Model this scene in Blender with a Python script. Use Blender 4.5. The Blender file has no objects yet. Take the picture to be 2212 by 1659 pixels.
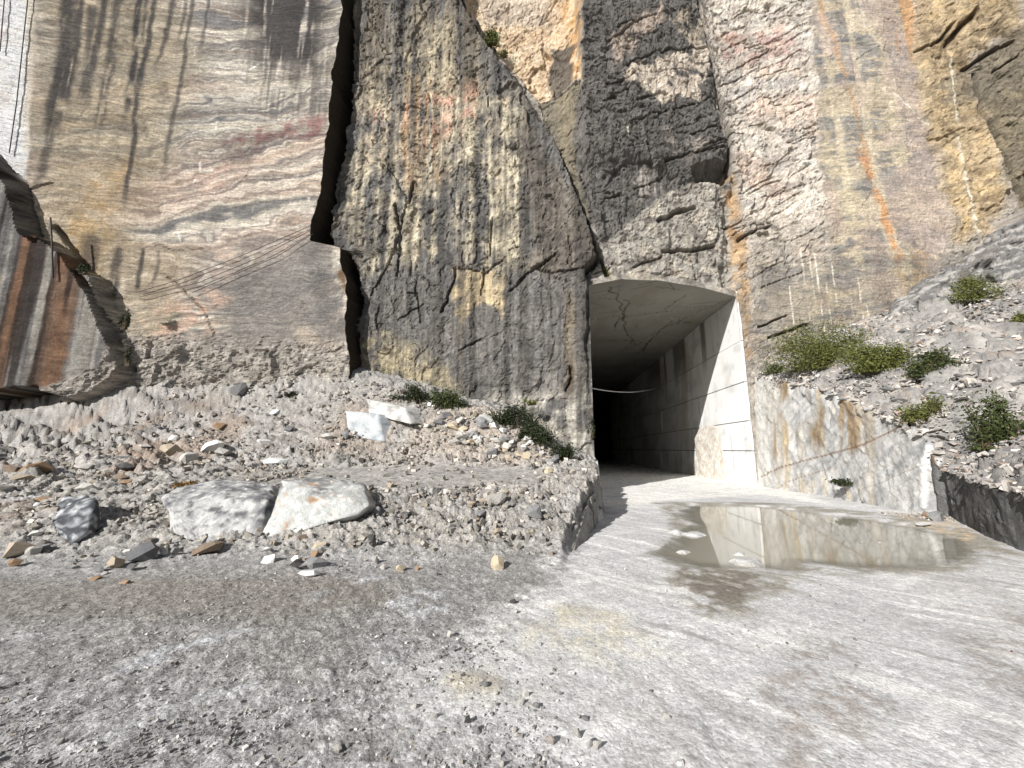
import bpy, bmesh, math, random
import numpy as np
from mathutils import Vector, Matrix, noise as mnoise
random.seed(7)
R = math.radians
scene = bpy.context.scene
COL = scene.collection

# ------------------------------------------------------------------ camera
F = 850.0; PITCH = R(9.4); YAW = R(5.6); HC = 1.7      # focal length in units of a 2212 px wide frame
cam_d = bpy.data.cameras.new('camera'); cam = bpy.data.objects.new('camera', cam_d)
COL.objects.link(cam)
cam.location = (0, 0, HC); cam.rotation_euler = (math.pi/2 + PITCH, 0, YAW)
cam_d.sensor_width = 36; cam_d.lens = 36 * F / 2212; cam_d.clip_end = 1500; cam_d.clip_start = 0.05
scene.camera = cam
# ------------------------------------------------------------------ world, sun, exposure
SUN_AZ = R(34.5); SUN_EL = R(29.0)
w = bpy.data.worlds.new('World'); scene.world = w; w.use_nodes = True
nt = w.node_tree; bg = nt.nodes['Background']
sky = nt.nodes.new('ShaderNodeTexSky'); sky.sky_type = 'NISHITA'; sky.sun_disc = False
sky.sun_elevation = SUN_EL; sky.sun_rotation = math.pi + SUN_AZ
nt.links.new(sky.outputs[0], bg.inputs[0]); bg.inputs[1].default_value = 0.05
sl = bpy.data.lights.new('sun', 'SUN'); sl.energy = 5.0; sl.angle = R(0.5); sl.color = (1, 0.972, 0.935)
so = bpy.data.objects.new('sun', sl); COL.objects.link(so)
LD = Vector((math.sin(SUN_AZ)*math.cos(SUN_EL), math.cos(SUN_AZ)*math.cos(SUN_EL), -math.sin(SUN_EL)))
so.rotation_euler = LD.to_track_quat('-Z', 'Y').to_euler(); so.location = (-30, -30, 40)
scene.view_settings.view_transform = 'Standard'; scene.view_settings.look = 'None'
scene.view_settings.exposure = 0.27; scene.view_settings.gamma = 1
scene.view_settings.use_curve_mapping = False
scene.render.engine = 'CYCLES'
scene.cycles.max_bounces = 6; scene.cycles.diffuse_bounces = 2

# ------------------------------------------------------------------ helpers: rays
cP, sP, cY, sY = math.cos(PITCH), math.sin(PITCH), math.cos(YAW), math.sin(YAW)
def ray(x, y):
    a = (x-1106)/F; b = (829.5-y)/F
    X, Y, Z = a, cP - b*sP, sP + b*cP
    return (cY*X - sY*Y, sY*X + cY*Y, Z)
def gnd(x, y, z=0.0):
    r = ray(x, y); t = (z-HC)/r[2]
    return (r[0]*t, r[1]*t)
# ------------------------------------------------------------------ helpers: numpy noise
_rng = np.random.RandomState(11)
LAT = _rng.rand(16, 256, 256).astype(np.float32)
def vn(x, y, s=0):
    L = LAT[s % 16]; ox = (s//16)*37
    xi = np.floor(x); yi = np.floor(y); fx = (x-xi); fy = (y-yi)
    xi = (xi.astype(np.int64)+ox) & 255; yi = yi.astype(np.int64) & 255
    x1 = (xi+1) & 255; y1 = (yi+1) & 255
    fx = fx*fx*(3-2*fx); fy = fy*fy*(3-2*fy)
    a = L[xi, yi]; b = L[x1, yi]; c = L[xi, y1]; d = L[x1, y1]
    return (a+(b-a)*fx) + ((c+(d-c)*fx)-(a+(b-a)*fx))*fy
def fbm(x, y, s=0, o=4, g=0.5):
    t = 0; a = 1.0; n = 0
    for i in range(o):
        t = t + a*(vn(x+17.3*i, y+9.1*i, s+i)-0.5); n += a; a *= g
        x, y = x*1.93*0.96+y*1.93*0.28, -x*1.93*0.28+y*1.93*0.96
    return t*2/n                                     # about -1..1
def ridge(x, y, s=0, o=4):
    t = 0; a = 1.0; n = 0
    for i in range(o):
        t = t + a*(1-np.abs(2*vn(x+7.3*i, y+3.1*i, s+i)-1)*1.0); n += a; a *= 0.5
        x = x*2.03; y = y*2.03
    return t/n
def facet(x, y, s=0, tilt=1.0):
    """broken-rock relief: every cell of a jittered lattice is a plane of its own height and tilt"""
    xi = np.floor(x); yi = np.floor(y)
    best = np.full(x.shape, 9.0, np.float32); h = np.zeros(x.shape, np.float32)
    for dx in (-1, 0, 1):
        for dy in (-1, 0, 1):
            cx = (xi+dx); cy = (yi+dy)
            ix = cx.astype(np.int64) & 255; iy = cy.astype(np.int64) & 255
            px = cx + LAT[s % 16][ix, iy]; py = cy + LAT[(s+1) % 16][ix, iy]
            ddx = x-px; ddy = y-py; d = ddx*ddx+ddy*ddy
            v = (LAT[(s+2) % 16][ix, iy]-0.5) + tilt*((LAT[(s+3) % 16][ix, iy]-0.5)*ddx*1.6+(LAT[(s+4) % 16][ix, iy]-0.5)*ddy*1.6)
            m = d < best
            best = np.where(m, d, best); h = np.where(m, v, h)
    return h
def sst(a, b, x):
    t = np.clip((x-a)/(b-a), 0, 1); return t*t*(3-2*t)
def sd_poly(px, py, poly):
    """signed distance to a polygon, inside positive (flat arrays)"""
    P = np.array(poly, float); lo = P.min(0)-4; hi = P.max(0)+4
    out = np.full(px.shape, -4.0); sel = (px > lo[0]) & (px < hi[0]) & (py > lo[1]) & (py < hi[1])
    x = px[sel]; y = py[sel]
    d = np.full(x.shape, 1e9); ins = np.zeros(x.shape, bool)
    for i in range(len(P)):
        a = P[i]; b = P[(i+1) % len(P)]; e = b-a; L = max((e**2).sum(), 1e-9)
        t = np.clip(((x-a[0])*e[0]+(y-a[1])*e[1])/L, 0, 1)
        d = np.minimum(d, (x-a[0]-t*e[0])**2+(y-a[1]-t*e[1])**2)
        c = ((a[1] > y) != (b[1] > y))
        with np.errstate(divide='ignore', invalid='ignore'):
            xx = (b[0]-a[0])*(y-a[1])/(b[1]-a[1]+1e-12)+a[0]
        ins ^= c & (x < xx)
    out[sel] = np.where(ins, 1, -1)*np.sqrt(d)
    return out
def d_line(px, py, pts, reach=2.0):
    P = np.array(pts, float); lo = P.min(0)-reach; hi = P.max(0)+reach
    out = np.full(px.shape, float(reach)); tt = np.zeros(px.shape)
    sel = (px > lo[0]) & (px < hi[0]) & (py > lo[1]) & (py < hi[1])
    x = px[sel]; y = py[sel]; d = np.full(x.shape, 1e9); tb = np.zeros(x.shape); n = len(P)-1
    for i in range(n):
        a = P[i]; e = P[i+1]-a; L = max((e**2).sum(), 1e-9)
        t = np.clip(((x-a[0])*e[0]+(y-a[1])*e[1])/L, 0, 1)
        q = (x-a[0]-t*e[0])**2+(y-a[1]-t*e[1])**2
        m = q < d; d = np.where(m, q, d); tb = np.where(m, (i+t)/n, tb)
    out[sel] = np.sqrt(d); tt[sel] = tb
    return out, tt
def C(r, g, b):
    f = lambda c: ((c/255+0.055)/1.055)**2.4 if c > 10 else c/255/12.92
    return np.array((f(r), f(g), f(b)), np.float32)
def paint(col, c, m):
    m = np.clip(m, 0, 1)[..., None]
    col[:] = col*(1-m)+np.asarray(c, np.float32)*m
# ------------------------------------------------------------------ helpers: meshes, materials
def mesh_np(name, co, faces, mat, col=None, parent=None, smooth=True, alpha=None):
    me = bpy.data.meshes.new(name); n = len(co); faces = np.asarray(faces, np.int32); k = faces.shape[1]
    me.vertices.add(n); me.vertices.foreach_set('co', np.asarray(co, np.float32).ravel())
    me.loops.add(faces.size); me.loops.foreach_set('vertex_index', faces.ravel())
    me.polygons.add(len(faces)); me.polygons.foreach_set('loop_start', np.arange(0, faces.size, k, dtype=np.int32))
    me.polygons.foreach_set('loop_total', np.full(len(faces), k, np.int32))
    me.polygons.foreach_set('use_smooth', np.full(len(faces), smooth, bool))
    me.update(calc_edges=True)
    if col is not None:
        a = me.color_attributes.new('Col', 'FLOAT_COLOR', 'POINT')
        c = np.ones((n, 4), np.float32); c[:, :3] = np.clip(col, 0.003, 0.92)
        if alpha is not None: c[:, 3] = alpha
        a.data.foreach_set('color', c.ravel())
    me.materials.append(mat)
    o = bpy.data.objects.new(name, me); COL.objects.link(o)
    if parent is not None: o.parent = parent
    return o
def grid_faces(nr, nc, keep=None):
    i = np.arange(nr-1)[:, None]*nc+np.arange(nc-1)[None, :]
    f = np.stack([i, i+1, i+nc+1, i+nc], -1)
    return f[keep] if keep is not None else f.reshape(-1, 4)
def bm_obj(name, bm, mat, parent=None, smooth=False):
    me = bpy.data.meshes.new(name); bm.to_mesh(me); bm.free()
    for p in me.polygons: p.use_smooth = smooth
    me.materials.append(mat); o = bpy.data.objects.new(name, me); COL.objects.link(o)
    if parent is not None: o.parent = parent
    return o
def tag(o, label=None, cat=None, group=None, kind=None):
    if label: o['label'] = label
    if cat: o['category'] = cat
    if group: o['group'] = group
    if kind: o['kind'] = kind
    return o
def empty(name, loc, rz=0):
    o = bpy.data.objects.new(name, None); COL.objects.link(o); o.location = loc; o.rotation_euler = (0, 0, rz); return o

def rock_mat(name, attr=True, base=(0.4, 0.4, 0.4), fine=0.35, bump=0.6, dist=0.03, rough=0.9, scale=1.0, folia=False, rand=0.0, base2=None, spec=0.25, grit=None, gritc=0.5):
    m = bpy.data.materials.new(name); m.use_nodes = True; t = m.node_tree; N = t.nodes; Lk = t.links
    b = N['Principled BSDF']; b.inputs['Roughness'].default_value = rough
    b.inputs['Specular IOR Level'].default_value = spec
    tc = N.new('ShaderNodeTexCoord'); src = tc.outputs['Object']
    def noise(sc, det, ro=0.6, vec=None):
        n = N.new('ShaderNodeTexNoise'); n.inputs['Scale'].default_value = sc; n.inputs['Detail'].default_value = det
        n.inputs['Roughness'].default_value = ro; Lk.new(vec or src, n.inputs['Vector']); return n.outputs['Fac']
    def math_(op, a, b_, c=None):
        n = N.new('ShaderNodeMath'); n.operation = op
        for i, v in enumerate((a, b_, c)):
            if v is None: continue
            if isinstance(v, (int, float)): n.inputs[i].default_value = v
            else: Lk.new(v, n.inputs[i])
        return n.outputs[0]
    n1 = noise(5*scale, 6, 0.68); n2 = noise(28*scale, 3, 0.6)
    f = math_('MULTIPLY_ADD', n1, 2.2, -0.6); f = math_('MULTIPLY', math_('ADD', f, math_('MULTIPLY_ADD', n2, 1.6, -0.3)), 0.5)
    f = math_('MULTIPLY_ADD', math_('SUBTRACT', f, 0.5), 2*fine, 1.0)
    vor = None
    if grit:
        ga_ = N.new('ShaderNodeVertexColor'); ga_.layer_name = 'Col'; galpha = ga_.outputs['Alpha']
    if grit:
        for g_ in grit:
            vo = N.new('ShaderNodeTexVoronoi'); vo.inputs['Scale'].default_value = g_; Lk.new(src, vo.inputs['Vector'])
            sp_ = N.new('ShaderNodeSeparateColor'); Lk.new(vo.outputs['Color'], sp_.inputs[0])
            f = math_('MULTIPLY', f, math_('ADD', math_('MULTIPLY', math_('SUBTRACT', sp_.outputs[0], .5), math_('MULTIPLY', galpha, gritc)), 1.0))
            vv_ = math_('MULTIPLY', vo.outputs['Distance'], -18.0/g_); vor = vv_ if vor is None else math_('ADD', vor, vv_)
    if attr:
        at = N.new('ShaderNodeVertexColor'); at.layer_name = 'Col'; c = at.outputs['Color']
        if folia:
            mp = N.new('ShaderNodeMapping'); mp.inputs['Scale'].default_value = (1.1, 1.1, 14); mp.inputs['Rotation'].default_value = (0, R(9), 0)
            Lk.new(src, mp.inputs['Vector'])
            dist_n = N.new('ShaderNodeTexNoise'); dist_n.inputs['Scale'].default_value = 0.8; dist_n.inputs['Detail'].default_value = 4
            Lk.new(src, dist_n.inputs['Vector'])
            mx = N.new('ShaderNodeVectorMath'); mx.operation = 'MULTIPLY_ADD'
            Lk.new(dist_n.outputs['Color'], mx.inputs[0]); mx.inputs[1].default_value = (3, 3, 9); Lk.new(mp.outputs[0], mx.inputs[2])
            s = noise(1.0, 5, 0.6, mx.outputs[0])
            s = math_('MULTIPLY', math_('MULTIPLY_ADD', s, 3.2, -1.6), at.outputs['Alpha'])
            f = math_('MULTIPLY', f, math_('MULTIPLY_ADD', s, 0.8, 1.0))
            sc2 = N.new('ShaderNodeVectorMath'); sc2.operation = 'MULTIPLY'; sc2.inputs[1].default_value = (2.2, 2.2, 1.7); Lk.new(mx.outputs[0], sc2.inputs[0])
            ln_ = math_('MULTIPLY', math_('SUBTRACT', noise(1.0, 7, .65, sc2.outputs[0]), .53), 9.0); cl_ = N.new('ShaderNodeClamp'); Lk.new(ln_, cl_.inputs[0])
            f = math_('MULTIPLY', f, math_('SUBTRACT', 1.12, math_('MULTIPLY', math_('MULTIPLY', cl_.outputs[0], at.outputs['Alpha']), .42)))
    else:
        cr = N.new('ShaderNodeMix'); cr.data_type = 'RGBA'
        cr.inputs[6].default_value = (*base, 1); cr.inputs[7].default_value = (*(base2 or [v*0.6 for v in base]), 1)
        nn = noise(2.2*scale, 5, 0.65); Lk.new(math_('MULTIPLY_ADD', nn, 4.0, -1.6), cr.inputs[0]); cr.clamp_factor = True
        c = cr.outputs[2]
        if rand:
            oi = N.new('ShaderNodeObjectInfo')
            f = math_('MULTIPLY', f, math_('MULTIPLY_ADD', oi.outputs['Random'], rand, 1-rand/2))
    mul = N.new('ShaderNodeVectorMath'); mul.operation = 'SCALE'; Lk.new(c, mul.inputs[0]); Lk.new(f, mul.inputs['Scale'])
    Lk.new(mul.outputs[0], b.inputs['Base Color'])
    bp = N.new('ShaderNodeBump'); bp.inputs['Strength'].default_value = bump
    if grit: Lk.new(math_('MULTIPLY', galpha, bump), bp.inputs['Strength'])
    if True: bp.inputs['Distance'].default_value = dist
    h = math_('ADD', noise(9*scale, 7, 0.7), math_('MULTIPLY', noise(45*scale, 3, 0.6), 0.4))
    if vor is not None: h = math_('ADD', h, vor)
    Lk.new(h, bp.inputs['Height']); Lk.new(bp.outputs[0], b.inputs['Normal'])
    return m
M_cliff = rock_mat('cliff_rock', folia=True, fine=0.62, bump=1.0, dist=0.13, scale=1.8)
M_tun = rock_mat('sawn_marble', fine=0.10, bump=0.3, dist=0.012, scale=0.7)
M_ground = rock_mat('ground_grit', fine=0.42, bump=.9, dist=0.012, scale=3.2, grit=(38, 85), gritc=.55)
M_bank = rock_mat('bank_rock', fine=0.5, bump=1.0, dist=0.06, scale=2.0, folia=False)
M_boulder = rock_mat('boulder_rock', fine=0.45, bump=1.0, dist=0.03, scale=3.2)

# ================================================================== CLIFF
YL = (np.array([-60, -34, -28, -22, -18, -14, -11, -8, 0.]), np.array([2, 9, 11, 13.3, 14.6, 15.3, 15.6, 15.8, 16.]))
YR = (np.array([-30, -12, -9, -5, 0, 1.85, 9.4, 12, 16, 20, 28, 34, 60.]), np.array([17.2, 16.35, 16.6, 17.0, 16.8, 16.5, 19.9, 20.1, 19.9, 20.4, 19.6, 18, 12.]))
def S0(x, y, tab):
    r = ray(x, y); Y = 16.5
    for _ in range(60): Y += 0.5*(np.interp(r[0]/r[1]*Y, *tab)-Y)
    return (r[0]/r[1]*Y, HC+r[2]/r[1]*Y)
_b = [S0(x, y, YL) for x, y in ((752, 790), (747, 600), (735, 535), (668, 520), (668, 480), (690, 400), (705, 300), (718, 150), (736, 30), (742, -60), (748, -300))]
_bz = np.array([p[1] for p in _b]); _bx = np.array([p[0] for p in _b])
def S(x, y):
    """photograph position -> (X, Z) on the rock face it shows"""
    p = S0(x, y, YL)
    if p[0] < np.interp(p[1], _bz, _bx): return p
    return S0(x, y, YR)
def SP(*pts): return [S(*p) for p in pts]
XL, XR = 1.75, 9.42
xs = np.concatenate([np.arange(-60, -27, 0.35), np.arange(-27, 25, 0.06), np.arange(25, 60, 0.35)])
for v in (XL, XR): xs[np.argmin(np.abs(xs-v))] = v
ks = np.concatenate([np.arange(-1.2, 29.5, 0.06), np.arange(29.5, 47, 0.5)])
nC, nR = len(xs), len(ks)
X, Z = np.meshgrid(xs, ks)
K9 = int(np.argmin(np.abs(ks-9.35)))
arch = np.interp(xs, [XL, 3.2, 5.2, 7.5, XR], [8.75, 9.25, 9.5, 9.5, 9.3])
dz = (arch-ks[K9])
Z = Z + dz[None, :]*np.exp(-((np.arange(nR)-K9)/40.0)**2)[:, None]
cB = int(np.argmin(np.abs(xs+10.3)))                    # the column that follows the edge of the sawn wall
bxr = np.interp(Z[:, cB], _bz, _bx)+fbm(np.full(nR, 3.0), Z[:, cB]*1.1, 3, 5)*0.22
X = X+(bxr-xs[cB])[:, None]*np.exp(-((xs-xs[cB])/4.0)**2)[None, :]
X[:, cB+1] = X[:, cB]+.015; X[:, cB+2] = X[:, cB]+.035
x = X.ravel().astype(np.float64); z = Z.ravel().astype(np.float64)
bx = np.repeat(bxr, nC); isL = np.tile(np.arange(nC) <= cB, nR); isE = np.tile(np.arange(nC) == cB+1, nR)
Yb = np.where(isL, np.interp(x, *YL), np.interp(x, *YR))
# ---- shared fields
wx = fbm(x*0.35, z*0.35, 1, 4)*1.3; wz = fbm(x*0.35, z*0.35, 5, 4)*1.3
w2x = fbm(x*1.6, z*1.6, 2, 4)*0.35; w2z = fbm(x*1.6, z*1.6, 6, 4)*0.35
def reg(pts, soft=0.15, warp=0.5, fine=1.0):
    return sst(-soft, soft, sd_poly(x+wx*warp+w2x*fine, z+wz*warp*0.6+w2z*fine, SP(*pts)))
streak = vn(x*2.6+wx*0.3, z*0.10, 7)*0.5+vn(x*6.5+wx*0.4, z*0.16, 8)*0.3+vn(x*14, z*0.4, 9)*0.2      # vertical run-off
grain = fbm(x*3.5, z*3.5, 4, 4); blot = fbm(x*0.9+5, z*0.9, 9, 5); blot2 = fbm(x*2.2, z*2.2, 12, 4)
strv = z-0.17*x+fbm(x*0.22, z*0.5, 10, 4)*1.5+fbm(x*1.0, z*2.0, 13, 3)*0.28
def band(f, s, lo=0.45, hi=0.6): return sst(lo, hi, vn(strv*f, strv*0+x*0.04, s))
# ---- relief: metres towards the viewer
mL = isL.astype(float)
ledge = (1-sst(-0.2, 1.0, z-(5.75-0.02*(x+9))))*(1-reg([(-900, 300), (0, 330), (60, 410), (232, 612), (270, 722), (245, 800), (180, 830), (135, 845), (0, 860), (-900, 900)], .1, .1, .3))           # rough foot below the sawn faces
pill = reg([(705, -300), (990, -300), (1005, 20), (1070, 130), (1150, 240), (1205, 330), (1255, 450), (1290, 560), (1262, 600), (1275, 1060), (740, 1000), (760, 560), (700, 540), (720, 300)], 0.05, 0.15, 0.5)
fx = (x*0.5+wx*0.5+w2x*0.5); fz = (z*0.38+wz*0.4+w2z*0.5)
f1 = facet(fx, fz*.6, 1); f2 = facet(x*1.4+w2x*1.6+wx, z*1.1+w2z*1.4, 6); f3 = facet(x*3.6+w2x*3, z*2.9+w2z*3, 3)
f4 = facet(x*7.5+w2x*5, z*6+w2z*5, 9)
rough = 0.15*f1+0.11*f2+0.075*f3+0.045*f4+0.05*fbm(x*2, z*2, 14, 5)+0.03*fbm(x*7, z*7, 5, 3)
flute = (0.10*(vn(x*1.3+wx*0.6, z*0.16+wz*0.3, 11)-0.5)*2+0.06*(vn(x*3.6+wx*0.8, z*0.25, 15)-0.5)*2)
ar = np.full(x.shape, 0.85)
ar = np.where(isL, 0.10+1.1*ledge, ar)
smoothR = 0
smoothR = reg([(1745, -200), (1975, -200), (2000, 200), (2040, 500), (2010, 700), (1650, 745), (1640, 600), (1790, 560), (1760, 200)], 0.4, 0.4)
ar = ar*(1-0.72*smoothR)
lowp = reg([(760, 600), (1262, 610), (1270, 1000), (770, 850)], 0.5, 0.3); ar = ar*(1-0.35*lowp)
def fis(a, b, s, k): return np.clip(1-np.abs(2*vn(a, b, s)-1)*k, 0, 1)
vx = x+w2x*.5+.05*grain; vz = z+w2z*.5
fisV = np.maximum(fis(vx*1.9+wx*.4, vz*.55, 3, 9)*sst(.35, .6, vn(x*1.3, z*.8, 8)), .8*fis(vx*4.6, vz*1.5, 5, 7)*sst(.4, .6, vn(x*2.1, z*1.4, 9)))
dx_ = x*.35+z*.12+w2x*.4; dz_ = (z-x*.38)+w2z*.5
fisD = np.maximum(fis(dx_*1.2, dz_*1.5, 4, 8)*sst(.35, .6, vn(x*.9, z*1.3, 7)), .85*fis(dx_*3.2, dz_*4.2, 6, 6)*sst(.42, .6, vn(x*1.9+3, z*1.9, 2)))
fisM = np.where(pill > .5, np.maximum(fisV, fisD*.5), np.maximum(fisD, fisV*.35))*(ar > .2)*(1-.6*smoothR)
rel = -0.06*fisM+rough*ar+flute*(1-mL)*(0.5+0.8*pill)*(1-0.5*smoothR)+0.02*mL*fbm(strv*3, x*0.4, 3, 3)
rel += pill*0.55*sst(2.5, 9, z)*sst(-11, -3, x)
bay = reg([(1000, -250), (1243, -250), (1243, 60), (1258, 185), (1165, 212), (1080, 120), (1010, 20)], 0.06, 0.1, 0.3); rel -= bay*0.5
dcol = reg([(1243, -300), (1500, -300), (1512, 60), (1540, 160), (1568, 330), (1570, 390), (1500, 395), (1430, 420), (1330, 500), (1290, 520), (1258, 400), (1235, 300), (1258, 190)], 0.06, 0.2, 0.5)
rel += .5*sst(-1.1, .25, sd_poly(x+wx*.3+w2x*.5, z+wz*.3+w2z*.5, SP((1243, -300), (1500, -300), (1512, 60), (1540, 160), (1568, 330), (1570, 385), (1500, 370), (1430, 350), (1330, 330), (1290, 330), (1258, 300), (1245, 200))))
tri = reg([(1165, 212), (1255, 195), (1262, 330), (1300, 560), (1250, 440), (1200, 320)], 0.05, 0.1, 0.3); rel -= 0.15*tri
ovh = reg([(1490, 372), (1570, 358), (1566, 400), (1500, 392)], 0.12, 0.2, 0.5); rel -= ovh*0.8
crkR = reg([(1540, 150), (1575, 300), (1600, 470), (1590, 620), (1565, 620), (1572, 400), (1550, 260)], 0.2, 0.3); rel -= 0.25*crkR
# the two deep slots beside the sawn wall
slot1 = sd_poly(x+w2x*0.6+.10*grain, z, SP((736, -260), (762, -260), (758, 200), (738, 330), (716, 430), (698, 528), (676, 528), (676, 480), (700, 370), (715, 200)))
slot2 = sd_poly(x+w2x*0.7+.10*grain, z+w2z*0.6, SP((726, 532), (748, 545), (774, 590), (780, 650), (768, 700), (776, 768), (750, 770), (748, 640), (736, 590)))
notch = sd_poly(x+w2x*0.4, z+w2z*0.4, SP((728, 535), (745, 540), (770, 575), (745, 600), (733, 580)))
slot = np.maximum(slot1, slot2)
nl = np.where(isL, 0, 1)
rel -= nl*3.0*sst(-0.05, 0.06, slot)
# the near face on the far left, with a hollow under it
nearL = reg([(-900, -100), (-400, 100), (-100, 270), (2, 338), (58, 408), (92, 520), (132, 532), (232, 612), (266, 722), (290, 800), (240, 850), (190, 870), (135, 850), (0, 870), (-900, 900)], 0.05, 0.06, 0.4)
rel += nearL*0.7*mL
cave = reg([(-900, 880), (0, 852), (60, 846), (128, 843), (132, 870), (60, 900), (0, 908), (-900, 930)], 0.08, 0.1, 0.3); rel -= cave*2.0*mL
# cracks
def crack(pts, width, depth, jag=1.0, col=None):
    d, t = d_line(x+w2x*0.35*jag, z+w2z*0.35*jag, SP(*pts), 1.5)
    width = width*.7; m = 1-sst(width*0.4, width, d*(0.75+0.5*vn(x*3, z*3, 4)))
    return m*depth, m
CR = [([(1000, 15), (1015, 45), (1060, 120), (1110, 170), (1150, 235), (1200, 315), (1245, 430), (1268, 480), (1290, 560), (1265, 590)], 0.16, 0.7, .5),
      ([(1300, 560), (1320, 605)], 0.1, 0.2, .5), ([(1268, 480), (1290, 540), (1312, 600)], 0.12, 0.3, .6),
      ([(1500, 0), (1520, 90), (1545, 200), (1572, 300), (1575, 380)], 0.2, 0.8, .6),
      ([(2105, 160), (2120, 240), (2165, 330), (2200, 400), (2215, 430)], 0.12, 0.5, .6),
      ([(1310, 110), (1370, 70), (1420, 50)], 0.10, 0.15, 1), ([(1350, 160), (1420, 130), (1520, 120)], 0.09, 0.15, 1),
      ([(1430, 360), (1490, 345), (1560, 330)], 0.1, 0.25, 1), ([(1420, 480), (1470, 455), (1500, 450)], 0.2, 0.4, 1),
      ([(1430, 545), (1500, 540), (1545, 530)], 0.2, 0.4, 1), ([(1600, 510), (1640, 495), (1665, 490)], 0.14, 0.4, 1),
      ([(1660, 730), (1700, 715), (1745, 700)], 0.12, 0.3, 1), ([(1640, 705), (1680, 690), (1700, 685)], 0.1, 0.25, 1),
      ([(800, 640), (850, 560), (880, 470), (900, 400)], 0.08, 0.25, 1), 
      ([(1105, 640), (1140, 600), (1200, 560)], 0.09, 0.2, 1), ([(985, 590), (1050, 600), (1090, 570)], 0.08, 0.15, 1),
      ([(1160, 590), (1220, 600), (1262, 590)], 0.09, 0.15, 1), ([(960, 680), (985, 620), (990, 590)], 0.10, 0.2, 1),
      ([(885, 640), (905, 640), (915, 700)], 0.07, 0.12, 1), ([(860, 450), (870, 520), (860, 600)], 0.08, 0.3, .6), ([(1062, 560), (1066, 480)], 0.1, 0.2, .6),
      ([(1850, 130), (1900, 100), (1940, 120)], 0.03, 0.08, 1), ([(2245-200, 100), (2075, 60), (2110, 20)], 0.25, 0.6, 1), ([(2010, 100), (2040, 80), (2060, 50)], 0.16, 0.4, 1),
      ([(2080, 150), (2140, 110), (2190, 90)], 0.18, 0.5, 1), ([(1980, 110), (2010, 95)], 0.1, 0.35, 1), ([(2140, 160), (2200, 120)], 0.1, 0.4, 1)]
rnd = random.Random(5)
for _ in range(46):                                   # short bedding breaks of the broken face to the right
    cx = rnd.uniform(1580, 1740); cy = rnd.uniform(0, 620); l = rnd.uniform(14, 46); s_ = rnd.uniform(0.1, 0.6)
    CR.append(([(cx-l, cy+l*s_), (cx, cy+rnd.uniform(-4, 4)), (cx+l, cy-l*s_)], rnd.uniform(.04, .07), rnd.uniform(.08, .16), 1))
for _ in range(14):
    cx = rnd.uniform(790, 1240); cy = rnd.uniform(30, 820); l = rnd.uniform(8, 34)
    if rnd.random() < 0.6: CR.append(([(cx, cy-l), (cx+rnd.uniform(-6, 6), cy), (cx+rnd.uniform(-8, 4), cy+l)], rnd.uniform(.04, .09), rnd.uniform(.1, .22), 1))
    else: CR.append(([(cx-l, cy+l*.5), (cx, cy), (cx+l, cy-l*.6)], rnd.uniform(.05, .10), rnd.uniform(.1, .22), 1))
for _ in range(22):
    cx = rnd.uniform(1290, 1580); cy = rnd.uniform(60, 600); l = rnd.uniform(10, 40)
    CR.append(([(cx-l, cy+l*.35), (cx, cy+rnd.uniform(-3, 3)), (cx+l, cy-l*.35)], rnd.uniform(.05, .10), rnd.uniform(.1, .22), 1))
crk = np.zeros(x.shape)
for pts, wd, dp, jg in CR:
    dd, m = crack(pts, wd, dp, jg); rel -= dd; crk = np.maximum(crk, m)
CL = [([(362, 598), (410, 640), (440, 670), (462, 722)], 0.07, 0.12), ([(480, 560), (478, 600), (470, 660)], 0.03, 0.04), 
      ([(262, 520), (330, 525), (380, 545), (440, 535)], 0.05, 0.08), 
       ([(60, 408), (85, 402), (110, 395)], 0.08, 0.2), ([(120, 490), (175, 560), (230, 640), (262, 720), (290, 800)], 0.14, 0.5), ([(2, 338), (58, 408), (92, 520), (120, 540)], 0.1, 0.4)]
for pts, wd, dp in CL:
    dd, m = crack(pts, wd, dp, 0.7); rel -= dd*(.5 if wd < .1 else 1); crk = np.maximum(crk, m*(.4 if wd < .1 else .7))
outc = reg([(2212, 455), (2180, 480), (2140, 520), (2140, 590), (2100, 560), (2000, 610), (1935, 690), (1980, 730), (2400, 700), (2400, 400)], 0.12, 0.3, 0.8)
rel += outc*1.5+outc*(0.5*f2+.7*facet(fx*1.2+3, fz*1.6+.3*fx, 12))
lowR = 1-sst(-0.3, 0.3, z-(7.4+0.25*(x-16))); 
# opening: keep its rim straight and clean
rim = np.exp(-(np.clip(np.maximum(XL-x, x-XR), 0, 9)/0.5)**2)*(z < 10.5)*(1-sst(0, 0.5, z-np.interp(x, xs, arch)))
rel = rel*(1-0.75*rim*np.where(x > 5, 1, 0.6))
inside = (x > XL-0.01) & (x < XR+0.01)
rel = np.where(inside & (z < np.interp(x, xs, arch)+0.3), rel*0.25, rel)
Yc = Yb-rel
# ---- colour
col = np.zeros((len(x), 3), np.float32)+C(152, 144, 132)
var = fbm(x*0.5, z*0.5, 3, 4)
paint(col, C(122, 118, 114), 0.5+blot)
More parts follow.
